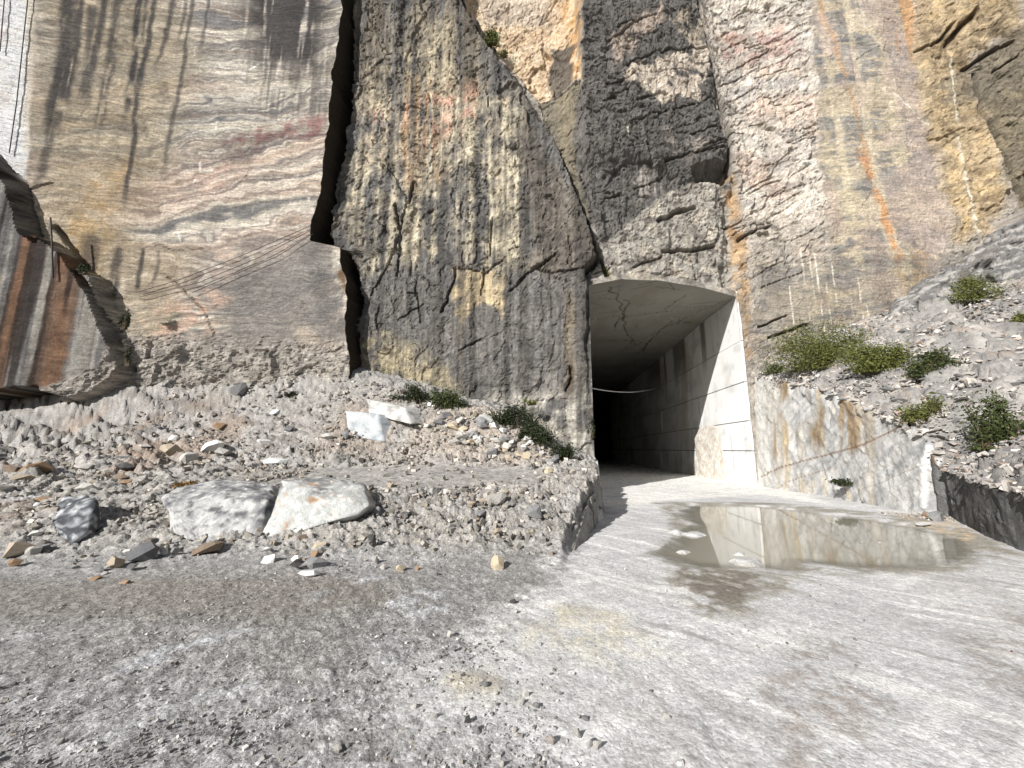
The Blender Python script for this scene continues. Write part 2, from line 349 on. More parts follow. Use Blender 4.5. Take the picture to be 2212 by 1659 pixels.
# left sawn wall
l = mL.copy()
lc = np.zeros_like(col)+C(182, 174, 160)
paint(lc, C(146, 143, 139), 0.6*band(0.9, 2, .5, .62)); paint(lc, C(112, 112, 114), 0.6*band(2.6, 4, .58, .70)); paint(lc, C(206, 196, 182), 0.6*band(1.7, 6, .55, .66)); sv2 = strv+0.10*ridge(x*.9, z*1.6, 3, 3); paint(lc, C(104, 106, 110), 0.6*sst(.60, .68, vn(sv2*4.2, x*.06, 9))); paint(lc, C(214, 206, 194), 0.5*sst(.62, .70, vn(sv2*5.2, x*.08, 12))); paint(lc, C(150, 132, 118), 0.5*sst(.6, .7, vn(sv2*3.1, x*.05, 14)))
paint(lc, C(190, 164, 148), 0.30*band(0.7, 9, .6, .72)); paint(lc, C(95, 92, 92), 0.45*band(6.0, 3, .62, .72)); paint(lc, C(112, 108, 106), 0.5*sst(.58, .7, vn(strv*9+grain*.4, x*.12, 7))); paint(lc, C(222, 215, 202), 0.5*sst(.6, .7, vn(strv*11+grain*.4, x*.15, 8)))
def regL(pts, soft=0.5, warp=0.6): return reg(pts, soft, warp, 1.0)
paint(lc, C(192, 158, 144), 0.35*regL([(230, 400), (520, 330), (520, 400), (240, 480)])*(0.6+blot2))
paint(lc, C(122, 84, 84), 0.75*regL([(480, 305), (560, 275), (702, 240), (700, 290), (560, 320), (500, 345)], 0.3, 0.3)*sst(-0.5, 0.3, grain+blot2))
paint(lc, C(98, 90, 88), 0.6*regL([(470, 345), (560, 300), (640, 275), (560, 330), (500, 360)], 0.25, 0.3))
tanm = regL([(60, -200), (360, -200), (400, 150), (330, 350), (240, 620), (60, 640)], 1.2, 1.0)
paint(lc, C(166, 151, 124), 0.62*tanm); paint(lc, C(112, 103, 90), 0.55*tanm*sst(0.1, 0.5, blot2+0.4*grain)); paint(lc, C(92, 92, 92), 0.35*tanm*sst(.55, .7, vn(strv*4, x*.3, 11)))
paint(lc, C(165, 150, 124), 0.5*regL([(180, 480), (420, 540), (380, 700), (290, 760), (240, 640)], 0.6))
paint(lc, C(176, 148, 108), 0.6*regL([(195, 400), (280, 330), (240, 520), (200, 640), (165, 560)], 0.4)*sst(-0.4, 0.3, blot2))
for xt, y0, x1, y1, wd, st in ((150, -60, 105, 300, .30, .9), (178, -60, 120, 330, .25, .9), (320, -60, 300, 120, .1, .8), (410, -60, 380, 100, .1, .7), (455, -60, 430, 120, .1, .7), (200, 20, 178, 250, .28, .8), (232, -60, 195, 170, .16, .9), (262, -60, 205, 330, .20, .8), (308, -60, 262, 300, .16, 1), (300, 150, 262, 480, .12, .9), (345, -60, 290, 210, .13, .9), (385, -60, 330, 170, .12, .8), (425, -60, 340, 420, .13, .75),
                             (200, 520, 170, 700, .4, .75), (255, 540, 225, 690, .2, .8), (310, 540, 290, 640, .12, .9), (345, 545, 330, 620, .10, .7), (118, 200, 75, 420, .2, .7)):
    a = S(xt, y0); bq = S(x1, y1)
    d, t = d_line(x+wx*0.10+w2x*0.25, z, [a, ((a[0]+bq[0])/2+0.1, (a[1]+bq[1])/2), bq], 2)
    m = (1-sst(wd*0.3, wd*1.3, d))*(1-sst(0.75, 1.0, t))*sst(0.25, 0.6, 0.75*vn(x*9, z*0.7, 5)+0.45*vn(x*3, z*1.3, 6)+0.2*grain+0.1)
    paint(lc, C(62, 60, 60), st*m*l)
paint(lc, C(70, 67, 66), 1.0*regL([(490, -260), (734, -260), (732, 20), (716, 140), (600, 150), (530, 100)], 0.9, 0.8)*sst(0.38, 0.62, 0.6*vn(x*4.5, z*0.3, 8)+0.4*vn(x*11, z*.8, 9)+0.20*sst(15, 24, z)+0.10*grain))
paint(lc, C(92, 88, 86), 0.6*regL([(540, 100), (716, 140), (698, 250), (560, 250)], 0.6)*sst(.45, .7, vn(x*9, z*0.6, 3)))
grey = regL([(560, 560), (668, 530), (730, 532), (745, 775), (430, 770), (480, 700), (420, 640)], 0.5, 0.4)
paint(lc, C(122, 119, 116), 0.85*grey); paint(lc, C(104, 102, 100), 0.5*regL([(650, 528), (733, 534), (744, 700), (690, 690)], 0.1, 0.1)); paint(lc, C(186, 172, 158), 0.6*regL([(640, 690), (745, 735), (747, 775), (640, 775)], 0.3, 0.4))
paint(lc, C(196, 162, 142), 0.6*regL([(310, 700), (400, 640), (480, 650), (420, 720), (330, 760)], 0.4)*sst(-.4, .4, grain+blot2))
paint(lc, C(130, 125, 120), 0.6*regL([(300, 735), (560, 725), (600, 775), (300, 790)], 0.3))
ws = reg([(-300, -300), (78, -300), (66, 100), (62, 330), (50, 400), (2, 338), (-300, 100)], 0.06, 0.05, 0.1)
paint(lc, C(236, 233, 230), ws); paint(lc, C(200, 196, 192), 0.6*ws*sst(.45, .7, streak)*sst(-.3, .3, fbm(x*2, z*6, 3, 3))); paint(lc, C(190, 180, 165), 0.8*reg([(60, -300), (82, -300), (75, 120), (58, 330), (50, 330)], .1, .05, .2))
# near face with brown runs
nc = np.zeros_like(col)+C(112, 111, 110)
q = vn(x*1.9+wx*0.15, z*0.05+3, 12); q2 = vn(x*4.4+wx*0.2, z*0.08, 13); q3 = vn(x*13, z*0.25, 14)
paint(nc, C(118, 86, 62), 0.85*sst(.50, .66, q+.06*blot2)); paint(nc, C(48, 40, 37), 0.9*sst(.56, .66, q2)); paint(nc, C(172, 168, 160), 0.6*sst(.62, .74, vn(x*3.1, z*0.06, 15))*(1-sst(.5, .6, q)))
paint(nc, C(150, 120, 95), 0.5*sst(.55, .8, q3)*sst(.5, .6, q)); paint(nc, C(70, 66, 64), 0.5*sst(.6, .8, q3))
paint(nc, C(205, 190, 150), 0.5*reg([(0, 600), (30, 610), (35, 850), (0, 870)], .3)*sst(.4, .6, q3))
nc = nc*(1+0.25*grain[:, None])
paint(lc, nc, nearL)
rust = reg([(262, 790), (292, 790), (285, 850), (262, 900), (235, 900), (225, 880)], 0.15, 0.2); paint(lc, C(128, 88, 58), 0.8*rust)
fo = ledge*mL
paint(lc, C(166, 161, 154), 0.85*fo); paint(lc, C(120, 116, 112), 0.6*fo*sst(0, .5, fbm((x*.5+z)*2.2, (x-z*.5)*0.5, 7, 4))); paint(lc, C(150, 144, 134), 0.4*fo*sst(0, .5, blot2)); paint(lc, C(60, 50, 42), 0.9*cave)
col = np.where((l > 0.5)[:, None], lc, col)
r_ = 1-l
# pillar
pc = np.zeros_like(col)+C(100, 99, 98)
paint(pc, C(128, 122, 112), 0.6*sst(-.1, .4, blot))
tz = reg([(850, 120), (980, 60), (1000, 180), (1130, 260), (1150, 520), (1110, 575), (1020, 620), (900, 585), (800, 560), (780, 430), (730, 470), (760, 300), (790, 160)], 0.7, 0.8)
tp = sst(0.38, 0.66, 0.62*streak+0.28*(0.5+0.5*blot)+0.22*(0.5+0.5*blot2)-0.05)
paint(pc, C(180, 171, 152), 0.92*tz*tp); paint(pc, C(206, 196, 172), 0.7*tz*tp*sst(-.1, .3, grain+blot2*.5))
paint(pc, C(146, 134, 112), 0.45*reg([(745, 0), (1000, 20), (1060, 150), (1100, 240), (1000, 240), (760, 250)], 0.6)*sst(.42, .62, streak+.08*blot2))
paint(pc, C(196, 150, 132), 0.6*reg([(790, 240), (960, 220), (1080, 180), (1090, 260), (950, 330), (800, 350)], 0.5)*sst(.45, .6, streak)*sst(-.4, .3, blot2))
paint(pc, C(180, 142, 98), 0.35*reg([(860, 180), (930, 170), (960, 400), (860, 420)], 0.4)*sst(.5, .62, vn(x*7, z*.3, 2)))
lowg = reg([(785, 600), (860, 575), (920, 590), (985, 575), (1100, 610), (1262, 600), (1275, 870), (1010, 850), (840, 690), (775, 690)], 0.35, 0.5)
paint(pc, C(110, 108, 106), 0.93*lowg); paint(pc, C(118, 115, 110), 0.6*lowg*sst(-.1, .4, blot2))
paint(pc, C(186, 170, 140), 0.9*reg([(982, 590), (1085, 600), (1078, 690), (1050, 650), (1000, 705), (975, 690)], 0.12, 0.3)*sst(-.6, .1, blot2))
paint(pc, C(172, 161, 134), 0.8*reg([(775, 700), (840, 720), (960, 790), (990, 850), (880, 870), (790, 800)], 0.5)*sst(-.5, .3, blot2+.4*grain))
paint(pc, C(128, 114, 92), 0.6*reg([(1210, 640), (1245, 700), (1250, 860), (1200, 860)], 0.4)*sst(.4, .6, streak)); paint(pc, C(190, 186, 176), 0.7*reg([(1000, 855), (1280, 850), (1300, 1060), (1060, 900)], 0.5)*sst(-.3, .3, blot2))
paint(pc, C(196, 182, 146), 0.6*sst(.1, .0, np.abs(x-S(995, 700)[0]-0.05)-0.03)*sst(.35, .6, streak)*reg([(985, 590), (1010, 590), (1008, 840), (990, 840)], .2, 0, 0))
paint(pc, C(120, 110, 96), 0.4*reg([(1135, 240), (1290, 560), (1262, 600), (1150, 600)], .3))
vs_ = .5*vn(x*7+wx*.4, z*.5, 5)+.5*vn(x*15+wx*.4, z*1.1, 9); pc = pc*(1+.42*sst(.35, .65, vs_)-.21)[:, None]; paint(pc, C(74, 71, 68), .5*sst(.60, .72, vn(x*4.2+wx*.3, z*.14, 2)))
pillar_area = (r_ > .5)
col = np.where((pillar_area)[:, None], pc, col)
# everything right of the diagonal edge
rc = np.zeros_like(col)+C(158, 152, 144)
paint(rc, C(205, 183, 156), bay); paint(rc, C(226, 208, 184), 0.6*bay*sst(0, .4, blot2)); paint(rc, C(198, 156, 104), 0.75*reg([(1205, -60), (1250, -60), (1256, 185), (1225, 180), (1215, 60)], 0.15, 0.2)*sst(-.5, .2, blot2)); paint(rc, C(92, 88, 84), 0.9*reg([(1192, 80), (1238, 90), (1238, 130), (1225, 200), (1185, 190)], 0.1, 0.2)); paint(rc, C(170, 165, 160), 0.5*bay*reg([(1010, -300), (1180, -300), (1180, 40), (1040, 40)], .3))
paint(rc, C(116, 110, 98), 0.92*tri); paint(rc, C(150, 138, 112), 0.35*tri*sst(.45, .65, streak))
below = reg([(1255, 470), (1330, 490), (1430, 410), (1570, 380), (1620, 640), (1262, 620)], 0.3, 0.4)
paint(rc, C(170, 166, 158), 0.9*below); paint(rc, C(196, 186, 170), 0.6*below*sst(0, .4, blot2)); paint(rc, C(118, 114, 110), 0.7*below*sst(.05, .4, fbm(x*1.2, z*2.4, 4, 4)))
paint(rc, C(98, 96, 94), 0.94*dcol); paint(rc, C(112, 108, 104), 0.6*dcol*sst(-.1, .4, blot2))
paint(rc, C(206, 194, 180), 0.9*reg([(1335, 185), (1400, 160), (1460, 130), (1530, 128), (1538, 180), (1520, 235), (1470, 225), (1440, 262), (1400, 225)], 0.1, 0.7, 1.6)*sst(-.5, -.1, blot2+.5*grain)); paint(rc, C(178, 164, 152), 0.85*reg([(1312, 100), (1370, 60), (1420, 25), (1430, 60), (1380, 100), (1320, 165)], 0.15, 0.3)*sst(-.5, .1, blot2))
paint(rc, C(188, 176, 158), 0.7*reg([(1440, 60), (1500, 30), (1520, 120), (1480, 130)], 0.2, 0.3)*sst(-.2, .2, blot2)); paint(rc, C(170, 162, 152), 0.7*reg([(1430, 290), (1560, 300), (1550, 350), (1440, 350)], .3)*sst(0, .4, blot2))
paint(rc, C(62, 61, 62), 0.4*dcol*reg([(1300, 240), (1500, 240), (1480, 400), (1330, 480)], .3)*sst(.5, .7, vn(x*.8, z*6, 3)))
paint(rc, C(190, 184, 176), 0.85*reg([(1380, 370), (1425, 365), (1430, 430), (1370, 430)], .15, .2)*sst(.35, .55, streak))
pale = reg([(1505, -300), (1745, -300), (1765, 200), (1790, 560), (1700, 745), (1640, 745), (1618, 640), (1600, 420), (1565, 200), (1515, 60)], 0.2, 0.3)
paint(rc, C(206, 197, 186), 0.92*pale); paint(rc, C(222, 214, 204), 0.5*pale*sst(0, .4, blot)); paint(rc, C(150, 148, 146), 0.6*pale*sst(.1, .5, blot2+.3*grain)); paint(rc, C(196, 162, 150), 0.7*reg([(1545, 70), (1700, 50), (1740, 110), (1660, 160), (1560, 140)], 0.3)*sst(-.4, .3, blot2)); paint(rc, C(212, 180, 160), 0.4*pale*sst(0.1, .5, fbm(x*.6, z*.6, 8, 3)))
paint(rc, C(150, 144, 134), 0.6*reg([(1605, 470), (1800, 470), (1760, 745), (1640, 745)], .5))
strk = reg([(1742, -300), (1990, -300), (2010, 200), (2045, 500), (2010, 720), (1760, 730), (1790, 560), (1765, 200)], 0.3, 0.3)
paint(rc, C(184, 172, 152), 0.95*strk)
sr = z-0.12*x+fbm(x*.3, z*.5, 6, 4)*1.6+fbm(x*1.2, z*2, 2, 4)*.45; sb = fbm(x*.5, z*1.5, 8, 4)*3
paint(rc, C(132, 133, 134), 0.7*(strk+.4*pale)*sst(.52, .64, vn(sr*1.1, x*.15+sb, 5))); paint(rc, C(100, 104, 110), 0.6*strk*sst(.60, .70, vn(sr*2.6, x*.2+sb, 7))); paint(rc, C(204, 192, 168), 0.6*strk*sst(.5, .68, vn(x*2.2+w2x, z*.05+blot, 9))); paint(rc, C(174, 158, 150), 0.6*strk*sst(.5, .7, vn(x*.9+wx, z*.2+blot, 4)))
paint(rc, C(215, 212, 205), 0.4*strk*reg([(1850, -300), (1880, -300), (1890, 60), (1860, 60)], .3)*sst(.3, .6, streak))
ochre = reg([(1945, -300), (2250, -300), (2212, 60), (2110, 130), (2130, 300), (2200, 420), (2140, 500), (2060, 520), (2020, 330), (1990, 120)], 0.4, 0.5)
paint(rc, C(176, 157, 126), 0.85*ochre); paint(rc, C(206, 182, 142), 0.6*ochre*sst(0, .4, blot2)); paint(rc, C(120, 104, 80), 0.6*ochre*sst(.1, .5, fbm(x*1.4, z*1.4, 7, 4)))
paint(rc, C(192, 142, 84), 0.6*reg([(1925, -300), (1975, -300), (1985, 130), (1950, 120)], .25)*sst(.35, .6, streak))
farr = reg([(2110, 140), (2212, 60), (2400, 0), (2400, 500), (2212, 440), (2195, 400), (2130, 280)], 0.08, 0.15); paint(rc, C(116, 108, 92), 0.92*farr); paint(rc, C(140, 130, 108), 0.6*farr*sst(-.1, .4, blot2)); rel_f = farr
paint(rc, C(86, 78, 66), 0.75*reg([(2020, 110), (2090, 30), (2212, -20), (2212, 90), (2120, 130), (2060, 170)], 0.5)*sst(-.2, .3, blot2))
paint(rc, C(118, 112, 100), 0.7*reg([(1990, 200), (2212, 90), (2212, 200), (2060, 230)], .25, .3)*sst(-.2, .2, blot))
for pts, wd, c_, st in (([(1752, -60), (1790, 60), (1850, 250), (1900, 420), (1935, 560), (1960, 640)], .16, C(186, 146, 104), .5), ([(1860, 330), (1905, 440), (1940, 560)], .30, C(196, 136, 84), .6), ([(1572, 390), (1590, 470), (1600, 560), (1605, 640), (1612, 760)], .45, C(176, 142, 100), .7), ([(1985, 560), (1990, 700)], .6, C(178, 140, 88), .55), ([(1800, 330), (1850, 480)], .8, C(186, 176, 150), .35)):
    d, t = d_line(x+wx*.15+w2x*.5, z+w2z*.3, SP(*pts), 2)
    paint(rc, c_, st*(1-sst(wd*.3, wd*1.2, d))*sst(-.6, .2, blot2+.5*grain))
olow = reg([(1620, 560), (2010, 560), (2110, 520), (2000, 760), (1640, 760)], 0.6); paint(rc, C(140, 130, 112), 0.45*olow); paint(rc, C(104, 106, 110), 0.5*olow*sst(.5, .65, vn(sr*1.6, x*.15+sb, 3)))
paint(rc, C(120, 119, 119), 0.92*outc); paint(rc, C(156, 152, 148), 0.6*outc*sst(0, .4, fbm((x*.5+z)*2.2, (x-z*.5)*0.5, 7, 4))); paint(rc, C(112, 90, 76), 0.5*reg([(1950, 640), (2010, 620), (2050, 660), (2000, 720), (1950, 720)], .2))
# white drill lines and quartz veins
for pts, wd, st in [([(xx, y0), (xx+(xx-1106)*(y1-y0)*0.00021, y1)], .018, .8) for xx, y0, y1 in ((1668, 0, 60), (1652, 20, 260), (1716, 110, 250), (1738, 90, 330), (1730, 540, 720), (1746, 535, 700), (1757, 535, 725), (1772, 530, 700), (1783, 530, 690), (1795, 560, 680), (1716, 560, 740), (1705, 620, 700), (1828, 580, 740), (1852, 600, 720), (1870, 640, 720), (1682, 250, 300), (1600, 0, 40), (1330, 300, 360), (1350, 290, 330))]+[([(2053, 126), (2060, 200), (2078, 320), (2098, 440), (2110, 504)], .035, .9), ([(1904, 190), (1925, 200), (1958, 225), (1990, 262), (2010, 275)], .05, .7), ([(1935, 195), (1930, 170)], .03, .6)]:
    d, t = d_line(x+w2x*.03, z, SP(*pts), 1); paint(rc, C(226, 220, 204), st*(1-sst(wd*.4, wd*1.5, d))*sst(.2, .5, vn(x*5, z*2, 4)))
Ye = SP((1000, -300), (1000, 15), (1060, 120), (1110, 170), (1150, 235), (1200, 315), (1245, 430), (1290, 560), (1275, 620), (1290, 1070))
ez = np.array([p[1] for p in Ye][::-1]); ex = np.array([p[0] for p in Ye][::-1])
rightof = sst(-.05, .05, x+w2x*.4-np.interp(z, ez, ex))
col = np.where(((rightof > .5) & (r_ > .5))[:, None], rc, col)
for pts in (SP((525, 160), (540, 150), (560, 140)), SP((430, 352), (435, 380)), SP((418, 395), (430, 375), (460, 368)), SP((455, 270), (470, 265), (465, 290)), SP((385, 505), (390, 520)), SP((660, 410), (668, 430), (690, 440))):
    d, t = d_line(x+w2x*.2, z+w2z*.2, pts, 1); paint(col, C(236, 232, 224), .8*(1-sst(.02, .07, d))*sst(.3, .5, vn(x*9, z*9, 5)))
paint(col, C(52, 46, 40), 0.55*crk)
paint(col, C(58, 50, 42), 0.8*nl*sst(-.1, .05, slot))  # dark brown slot rock, with the slot's shade painted into the colour
paint(col, C(110, 82, 52), 0.8*reg([(735, 585), (775, 590), (770, 625), (742, 635)], .1, .1, .3))
col = col*np.where(isL, 1.28, 1.36)[:, None]*np.array([1.01, 1.0, .985]); fine_ = fbm(x*7.5, z*7.5, 5, 2); rgh = np.where(isL, .45+.5*ledge, 1-.4*smoothR)
colv = (1+0.26*fbm(x*1.1, z*1.1, 9, 4)+rgh*(0.22*grain+.30*fine_+.18*(vn(x*16, z*9, 2)-.5)*2))[:, None]; col = col*np.clip(colv, .4, 1.6)
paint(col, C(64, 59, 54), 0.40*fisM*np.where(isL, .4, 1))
alpha = np.where(isL, 0.75-0.3*nearL, 0.35+0.3*smoothR).astype(np.float32)
kk = np.zeros((nR-1, nC-1), bool); ci = (xs[:-1]+xs[1:])/2
kk[:K9, :] = ((ci > XL-0.01) & (ci < XR+0.01))[None, :]
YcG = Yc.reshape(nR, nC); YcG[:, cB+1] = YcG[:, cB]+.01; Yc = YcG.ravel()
col[isE] = C(66, 58, 48); col[np.tile(np.arange(nC) == cB+2, nR)] = C(60, 54, 46)  # side face of the slot painted dark to stand for its shade
co = np.stack([x, Yc, z], 1)
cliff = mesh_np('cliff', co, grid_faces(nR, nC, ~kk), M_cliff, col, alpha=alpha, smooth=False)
tag(cliff, kind='structure')

cXL = int(np.argmin(np.abs(xs-XL))); cXR = int(np.argmin(np.abs(xs-XR)))

# ================================================================== TUNNEL
tunnel = empty('tunnel', (5.5, 25, 0)); tag(tunnel, kind='structure')
tunnel.location = (0, 0, 0)
zz = Z[:K9+1, cXL]; y0 = YcG[:K9+1, cXL]
def tgrid(name, P, colr, mat=M_tun, alpha=None):
    nr, nc_ = P.shape[:2]
    return mesh_np(name, P.reshape(-1, 3), grid_faces(nr, nc_), mat, colr.reshape(-1, 3), tunnel)
us = np.linspace(0, 1, 60)
YY = y0[:, None]+(70-y0[:, None])*us[None, :]**1.5
ZZ = np.repeat(zz[:, None], 60, 1); XX = np.full_like(YY, XL)+0.04*fbm(YY, ZZ, 3)*us[None, :]
cc = np.zeros(YY.shape+(3,), np.float32)+C(170, 166, 158)
tgrid('side_wall', np.stack([XX, YY, ZZ], -1), cc)
# ceiling
cols_ = np.arange(cXL, cXR+1); y0 = YcG[K9, cols_]; zc = Z[K9, cols_]; NU = 260
us = np.linspace(0, 1, NU)**1.6
YY = y0[:, None]+(70-y0[:, None])*us[None, :]; XX = np.repeat(xs[cols_][:, None], NU, 1)
ZZ = zc[:, None]+(9.4-zc[:, None])*np.minimum(us*14, 1)[None, :]
fl = lambda a: a.ravel()
gx, gy = fl(XX), fl(YY)
def at_z(x_, y_, z_): return gnd(x_, y_, z_)
cc = np.zeros((gx.size, 3), np.float32)+C(150, 147, 138)
paint(cc, C(128, 124, 114), 0.6*sst(0, .5, fbm(gx*.4, gy*.4, 3, 4))); paint(cc, C(164, 160, 150), 0.5*sst(0, .5, fbm(gx*.5+9, gy*.5, 6, 4)))
paint(cc, C(130, 118, 98), 0.3*sst(.1, .5, fbm(gx*1.3, gy*.5, 8, 4)))
dzc = 0.02*fbm(gx*1.2, gy*1.2, 2, 4)
for pts, wd in (([(1312, 612), (1342, 655), (1345, 700), (1352, 715), (1372, 745)], .03), ([(1360, 650), (1325, 715)], .02), ([(1450, 695), (1395, 745)], .03), ([(1405, 735), (1380, 765)], .04), ([(1480, 640), (1430, 670)], .015), ([(1300, 735), (1380, 737)], .02), ([(1500, 700), (1440, 690)], .015), ([(1560, 650), (1330, 760)], .012), ([(1520, 665), (1280, 690)], .01), ([(1290, 640), (1370, 648)], .012), ([(1420, 625), (1480, 630)], .012), ([(1340, 760), (1440, 720)], .02)):
    d, t = d_line(gx+0.25*fbm(gx*1.5, gy*1.5, 4, 4), gy+.25*fbm(gx*1.5, gy*1.5, 5, 4), [at_z(a, b, 9.4) for a, b in pts], 1)
    m = 1-sst(wd*.5, wd*1.6+.015, d); paint(cc, C(60, 52, 46), .8*m); dzc = dzc+m*0.05
for _ in range(60):
    px_, py_ = rnd.uniform(1.9, 9.3), 18+rnd.random()**1.5*30; a = rnd.uniform(-.4, .4)+(0 if rnd.random() < .6 else 1.2); L_ = rnd.uniform(.2, 1.6)
    d, t = d_line(gx, gy, [(px_, py_), (px_+math.cos(a)*L_, py_+math.sin(a)*L_)], .6); paint(cc, C(70, 62, 54), rnd.uniform(.3, .8)*(1-sst(.01, .05, d)))
ZZ = ZZ+dzc.reshape(ZZ.shape)*np.minimum(us*10, 1)[None, :]
tgrid('ceiling', np.stack([XX, YY, ZZ], -1), cc)
# right wall: a backing face and the sawn blocks of the face, joints recessed
y0R = YcG[:K9+1, cXR]
BX = XR+0.10
P = np.stack([np.stack([np.full(2, a), [b, 70.], [c, c]], -1) for a, b, c in zip([XR]+[BX]*0, [19.8], [0])], 0)
backing = []
bm = bmesh.new()
vs = [bm.verts.new(p) for p in ((BX, 19.9, -.5), (BX, 70, -.5), (BX, 70, 9.7), (BX, 19.9, 9.7))]; bm.faces.new(vs)
bk = bm_obj('wall_backing', bm, rock_mat('dark_joint_rock', attr=False, base=(.14, .13, .12), fine=.2, bump=.4, scale=1), tunnel)
M_panel = rock_mat('sawn_marble_block', attr=True, fine=0.09, bump=0.35, dist=0.012, scale=1.3, spec=.3)
def block(name, ya, yb, za, zb, off, tone, tilt):
    q_ = .13 if ya < 27 else .3; nY = max(2, int((yb-ya)/q_)) if ya < 34 else 2; nZ = max(2, int((zb-za)/q_)) if ya < 34 else 2
    gY, gZ = np.meshgrid(np.linspace(ya, yb, nY+1), np.linspace(za, zb, nZ+1)); v = []
    nz_, ny_ = gY.shape
    if ya < 19.95: gY = gY-(gY < ya+.35)*(.10*fbm(gZ*1.3, gZ*0+2, 3, 4)*(1-(gY-ya)/.35))
    X0 = XR+off+tilt*(gY-ya)+0.012*fbm(gY*.8, gZ*.8, 2, 3)
    P = np.stack([X0, gY, gZ], -1).reshape(-1, 3)
    base = np.zeros((len(P), 3), np.float32)+tone
    a, b = P[:, 1], P[:, 2]
    paint(base, tone*.78, sst(0, .5, fbm(a*.7, b*1.2+3, 4, 4)))
    paint(base, C(190, 180, 158), .5*sst(.15, .5, fbm(a*.5+4, b*.25, 7, 3)))
    paint(base, tone*.70, .6*sst(.15, .5, fbm(a*2.5, b*1.2, 5, 5))); paint(base, C(150, 148, 140), .5*sst(.62, .75, vn(a*7, b*.5, 6))*sst(-.1, .4, fbm(a, b, 3, 3))*(1-sst(2, 4, b)))
    lw_ = a*.6+b*.25+.3*fbm(a*.7, b*.7, 9, 4); paint(base, C(252, 252, 250), .8*(1-sst(.0, .035, np.abs(lw_ % 1.35-.6)))); paint(base, C(130, 128, 122), .5*(1-sst(.0, .02, np.abs((b*.8-a*.45+.3*fbm(a, b, 4, 3)) % 2.1-1)))*sst(-.1, .2, fbm(a*1.4, b*1.4, 8, 3)))
    paint(base, C(96, 84, 66), .75*(b > 5.5)*sst(.60, .72, vn(a*1.1, b*.12, 5))*sst(5.6, 8.5, b)*(a > 23))
    f = grid_faces(nz_, ny_)[:, ::-1]
    ring = list(range(ny_))+[ny_*(r+1)-1 for r in range(1, nz_)]+[ny_*(nz_-1)+c for c in range(ny_-2, -1, -1)]+[ny_*r for r in range(nz_-2, 0, -1)]
    n0 = len(P); B = P[ring].copy(); B[:, 0] = BX+.01
    P = np.concatenate([P, B]); base = np.concatenate([base, base[ring]*.8])
    k = len(ring); side = [[ring[i], ring[(i+1) % k], n0+(i+1) % k, n0+i] for i in range(k)]
    return mesh_np(name, P, np.concatenate([f, np.array(side)[:, ::-1]]), M_panel, base, tunnel, smooth=False)
rows = [0.0, 1.62, 3.05, 4.95, 7.0, 9.62]
for ri in range(5):
    za, zb = rows[ri], rows[ri+1]; y = 19.86; first = True
    while y < 62:
        wdt = rnd.uniform(2.2, 3.6) if ri < 3 else rnd.uniform(3.5, 7)
        if first: wdt = (1.3, 1.5, 3.4, 6.0, 5.0)[ri]
        tone = C(248, 248, 246)*rnd.uniform(.92, 1.0)
        block('block', y+.018, y+wdt-.018, za-.3 if ri == 0 else za+.022, zb-.022, rnd.uniform(-.015, .02), tone, rnd.uniform(-.004, .004))
        y += wdt; first = False
# broken wedge at the foot of the wall
bm = bmesh.new()
for p in ((9.43, 23.4, 3.0), (9.43, 26.6, 3.3), (9.43, 26.7, -.1), (9.43, 22.6, -.1), (9.22, 26.6, 2.3), (9.15, 26.7, -.1), (9.3, 23.4, -.1), (9.34, 24.8, 1.9), (9.2, 25.6, 1.2)):
    bm.verts.new(p)
bmesh.ops.convex_hull(bm, input=bm.verts); bmesh.ops.triangulate(bm, faces=bm.faces)
bmesh.ops.subdivide_edges(bm, edges=bm.edges, cuts=4, use_grid_fill=True)
for v in bm.verts:
    n = mnoise.fractal(v.co*1.6, 1, 2, 4); v.co.x += 0.10*n if v.co.x < 9.4 else 0
bm_obj('broken_wedge', bm, rock_mat('broken_yellow_rock', attr=False, base=(.80, .78, .72), base2=(.56, .48, .39), fine=.3, bump=.9, scale=2), tunnel)
bm = bmesh.new()
bm.faces.new([bm.verts.new(p) for p in ((XL-1, 70, -1), (XR+1, 70, -1), (XR+1, 70, 10.5), (XL-1, 70, 10.5))]); bm_obj('end_face', bm, M_tun, tunnel)
bm = bmesh.new()                                     # rock above the lining, so no light leaks in from behind
bmesh.ops.create_cube(bm, size=1, matrix=Matrix.Translation((XL/2+XR/2, 46, 12.6)) @ Matrix.Diagonal((20, 50, 5, 1)))
bmesh.ops.create_cube(bm, size=1, matrix=Matrix.Translation((XR+5.2, 46, 4)) @ Matrix.Diagonal((10, 50, 13, 1)))
bmesh.ops.create_cube(bm, size=1, matrix=Matrix.Translation((XL-5.2, 46, 4)) @ Matrix.Diagonal((10, 50, 13, 1)))
bm_obj('bedrock', bm, M_tun, tunnel)

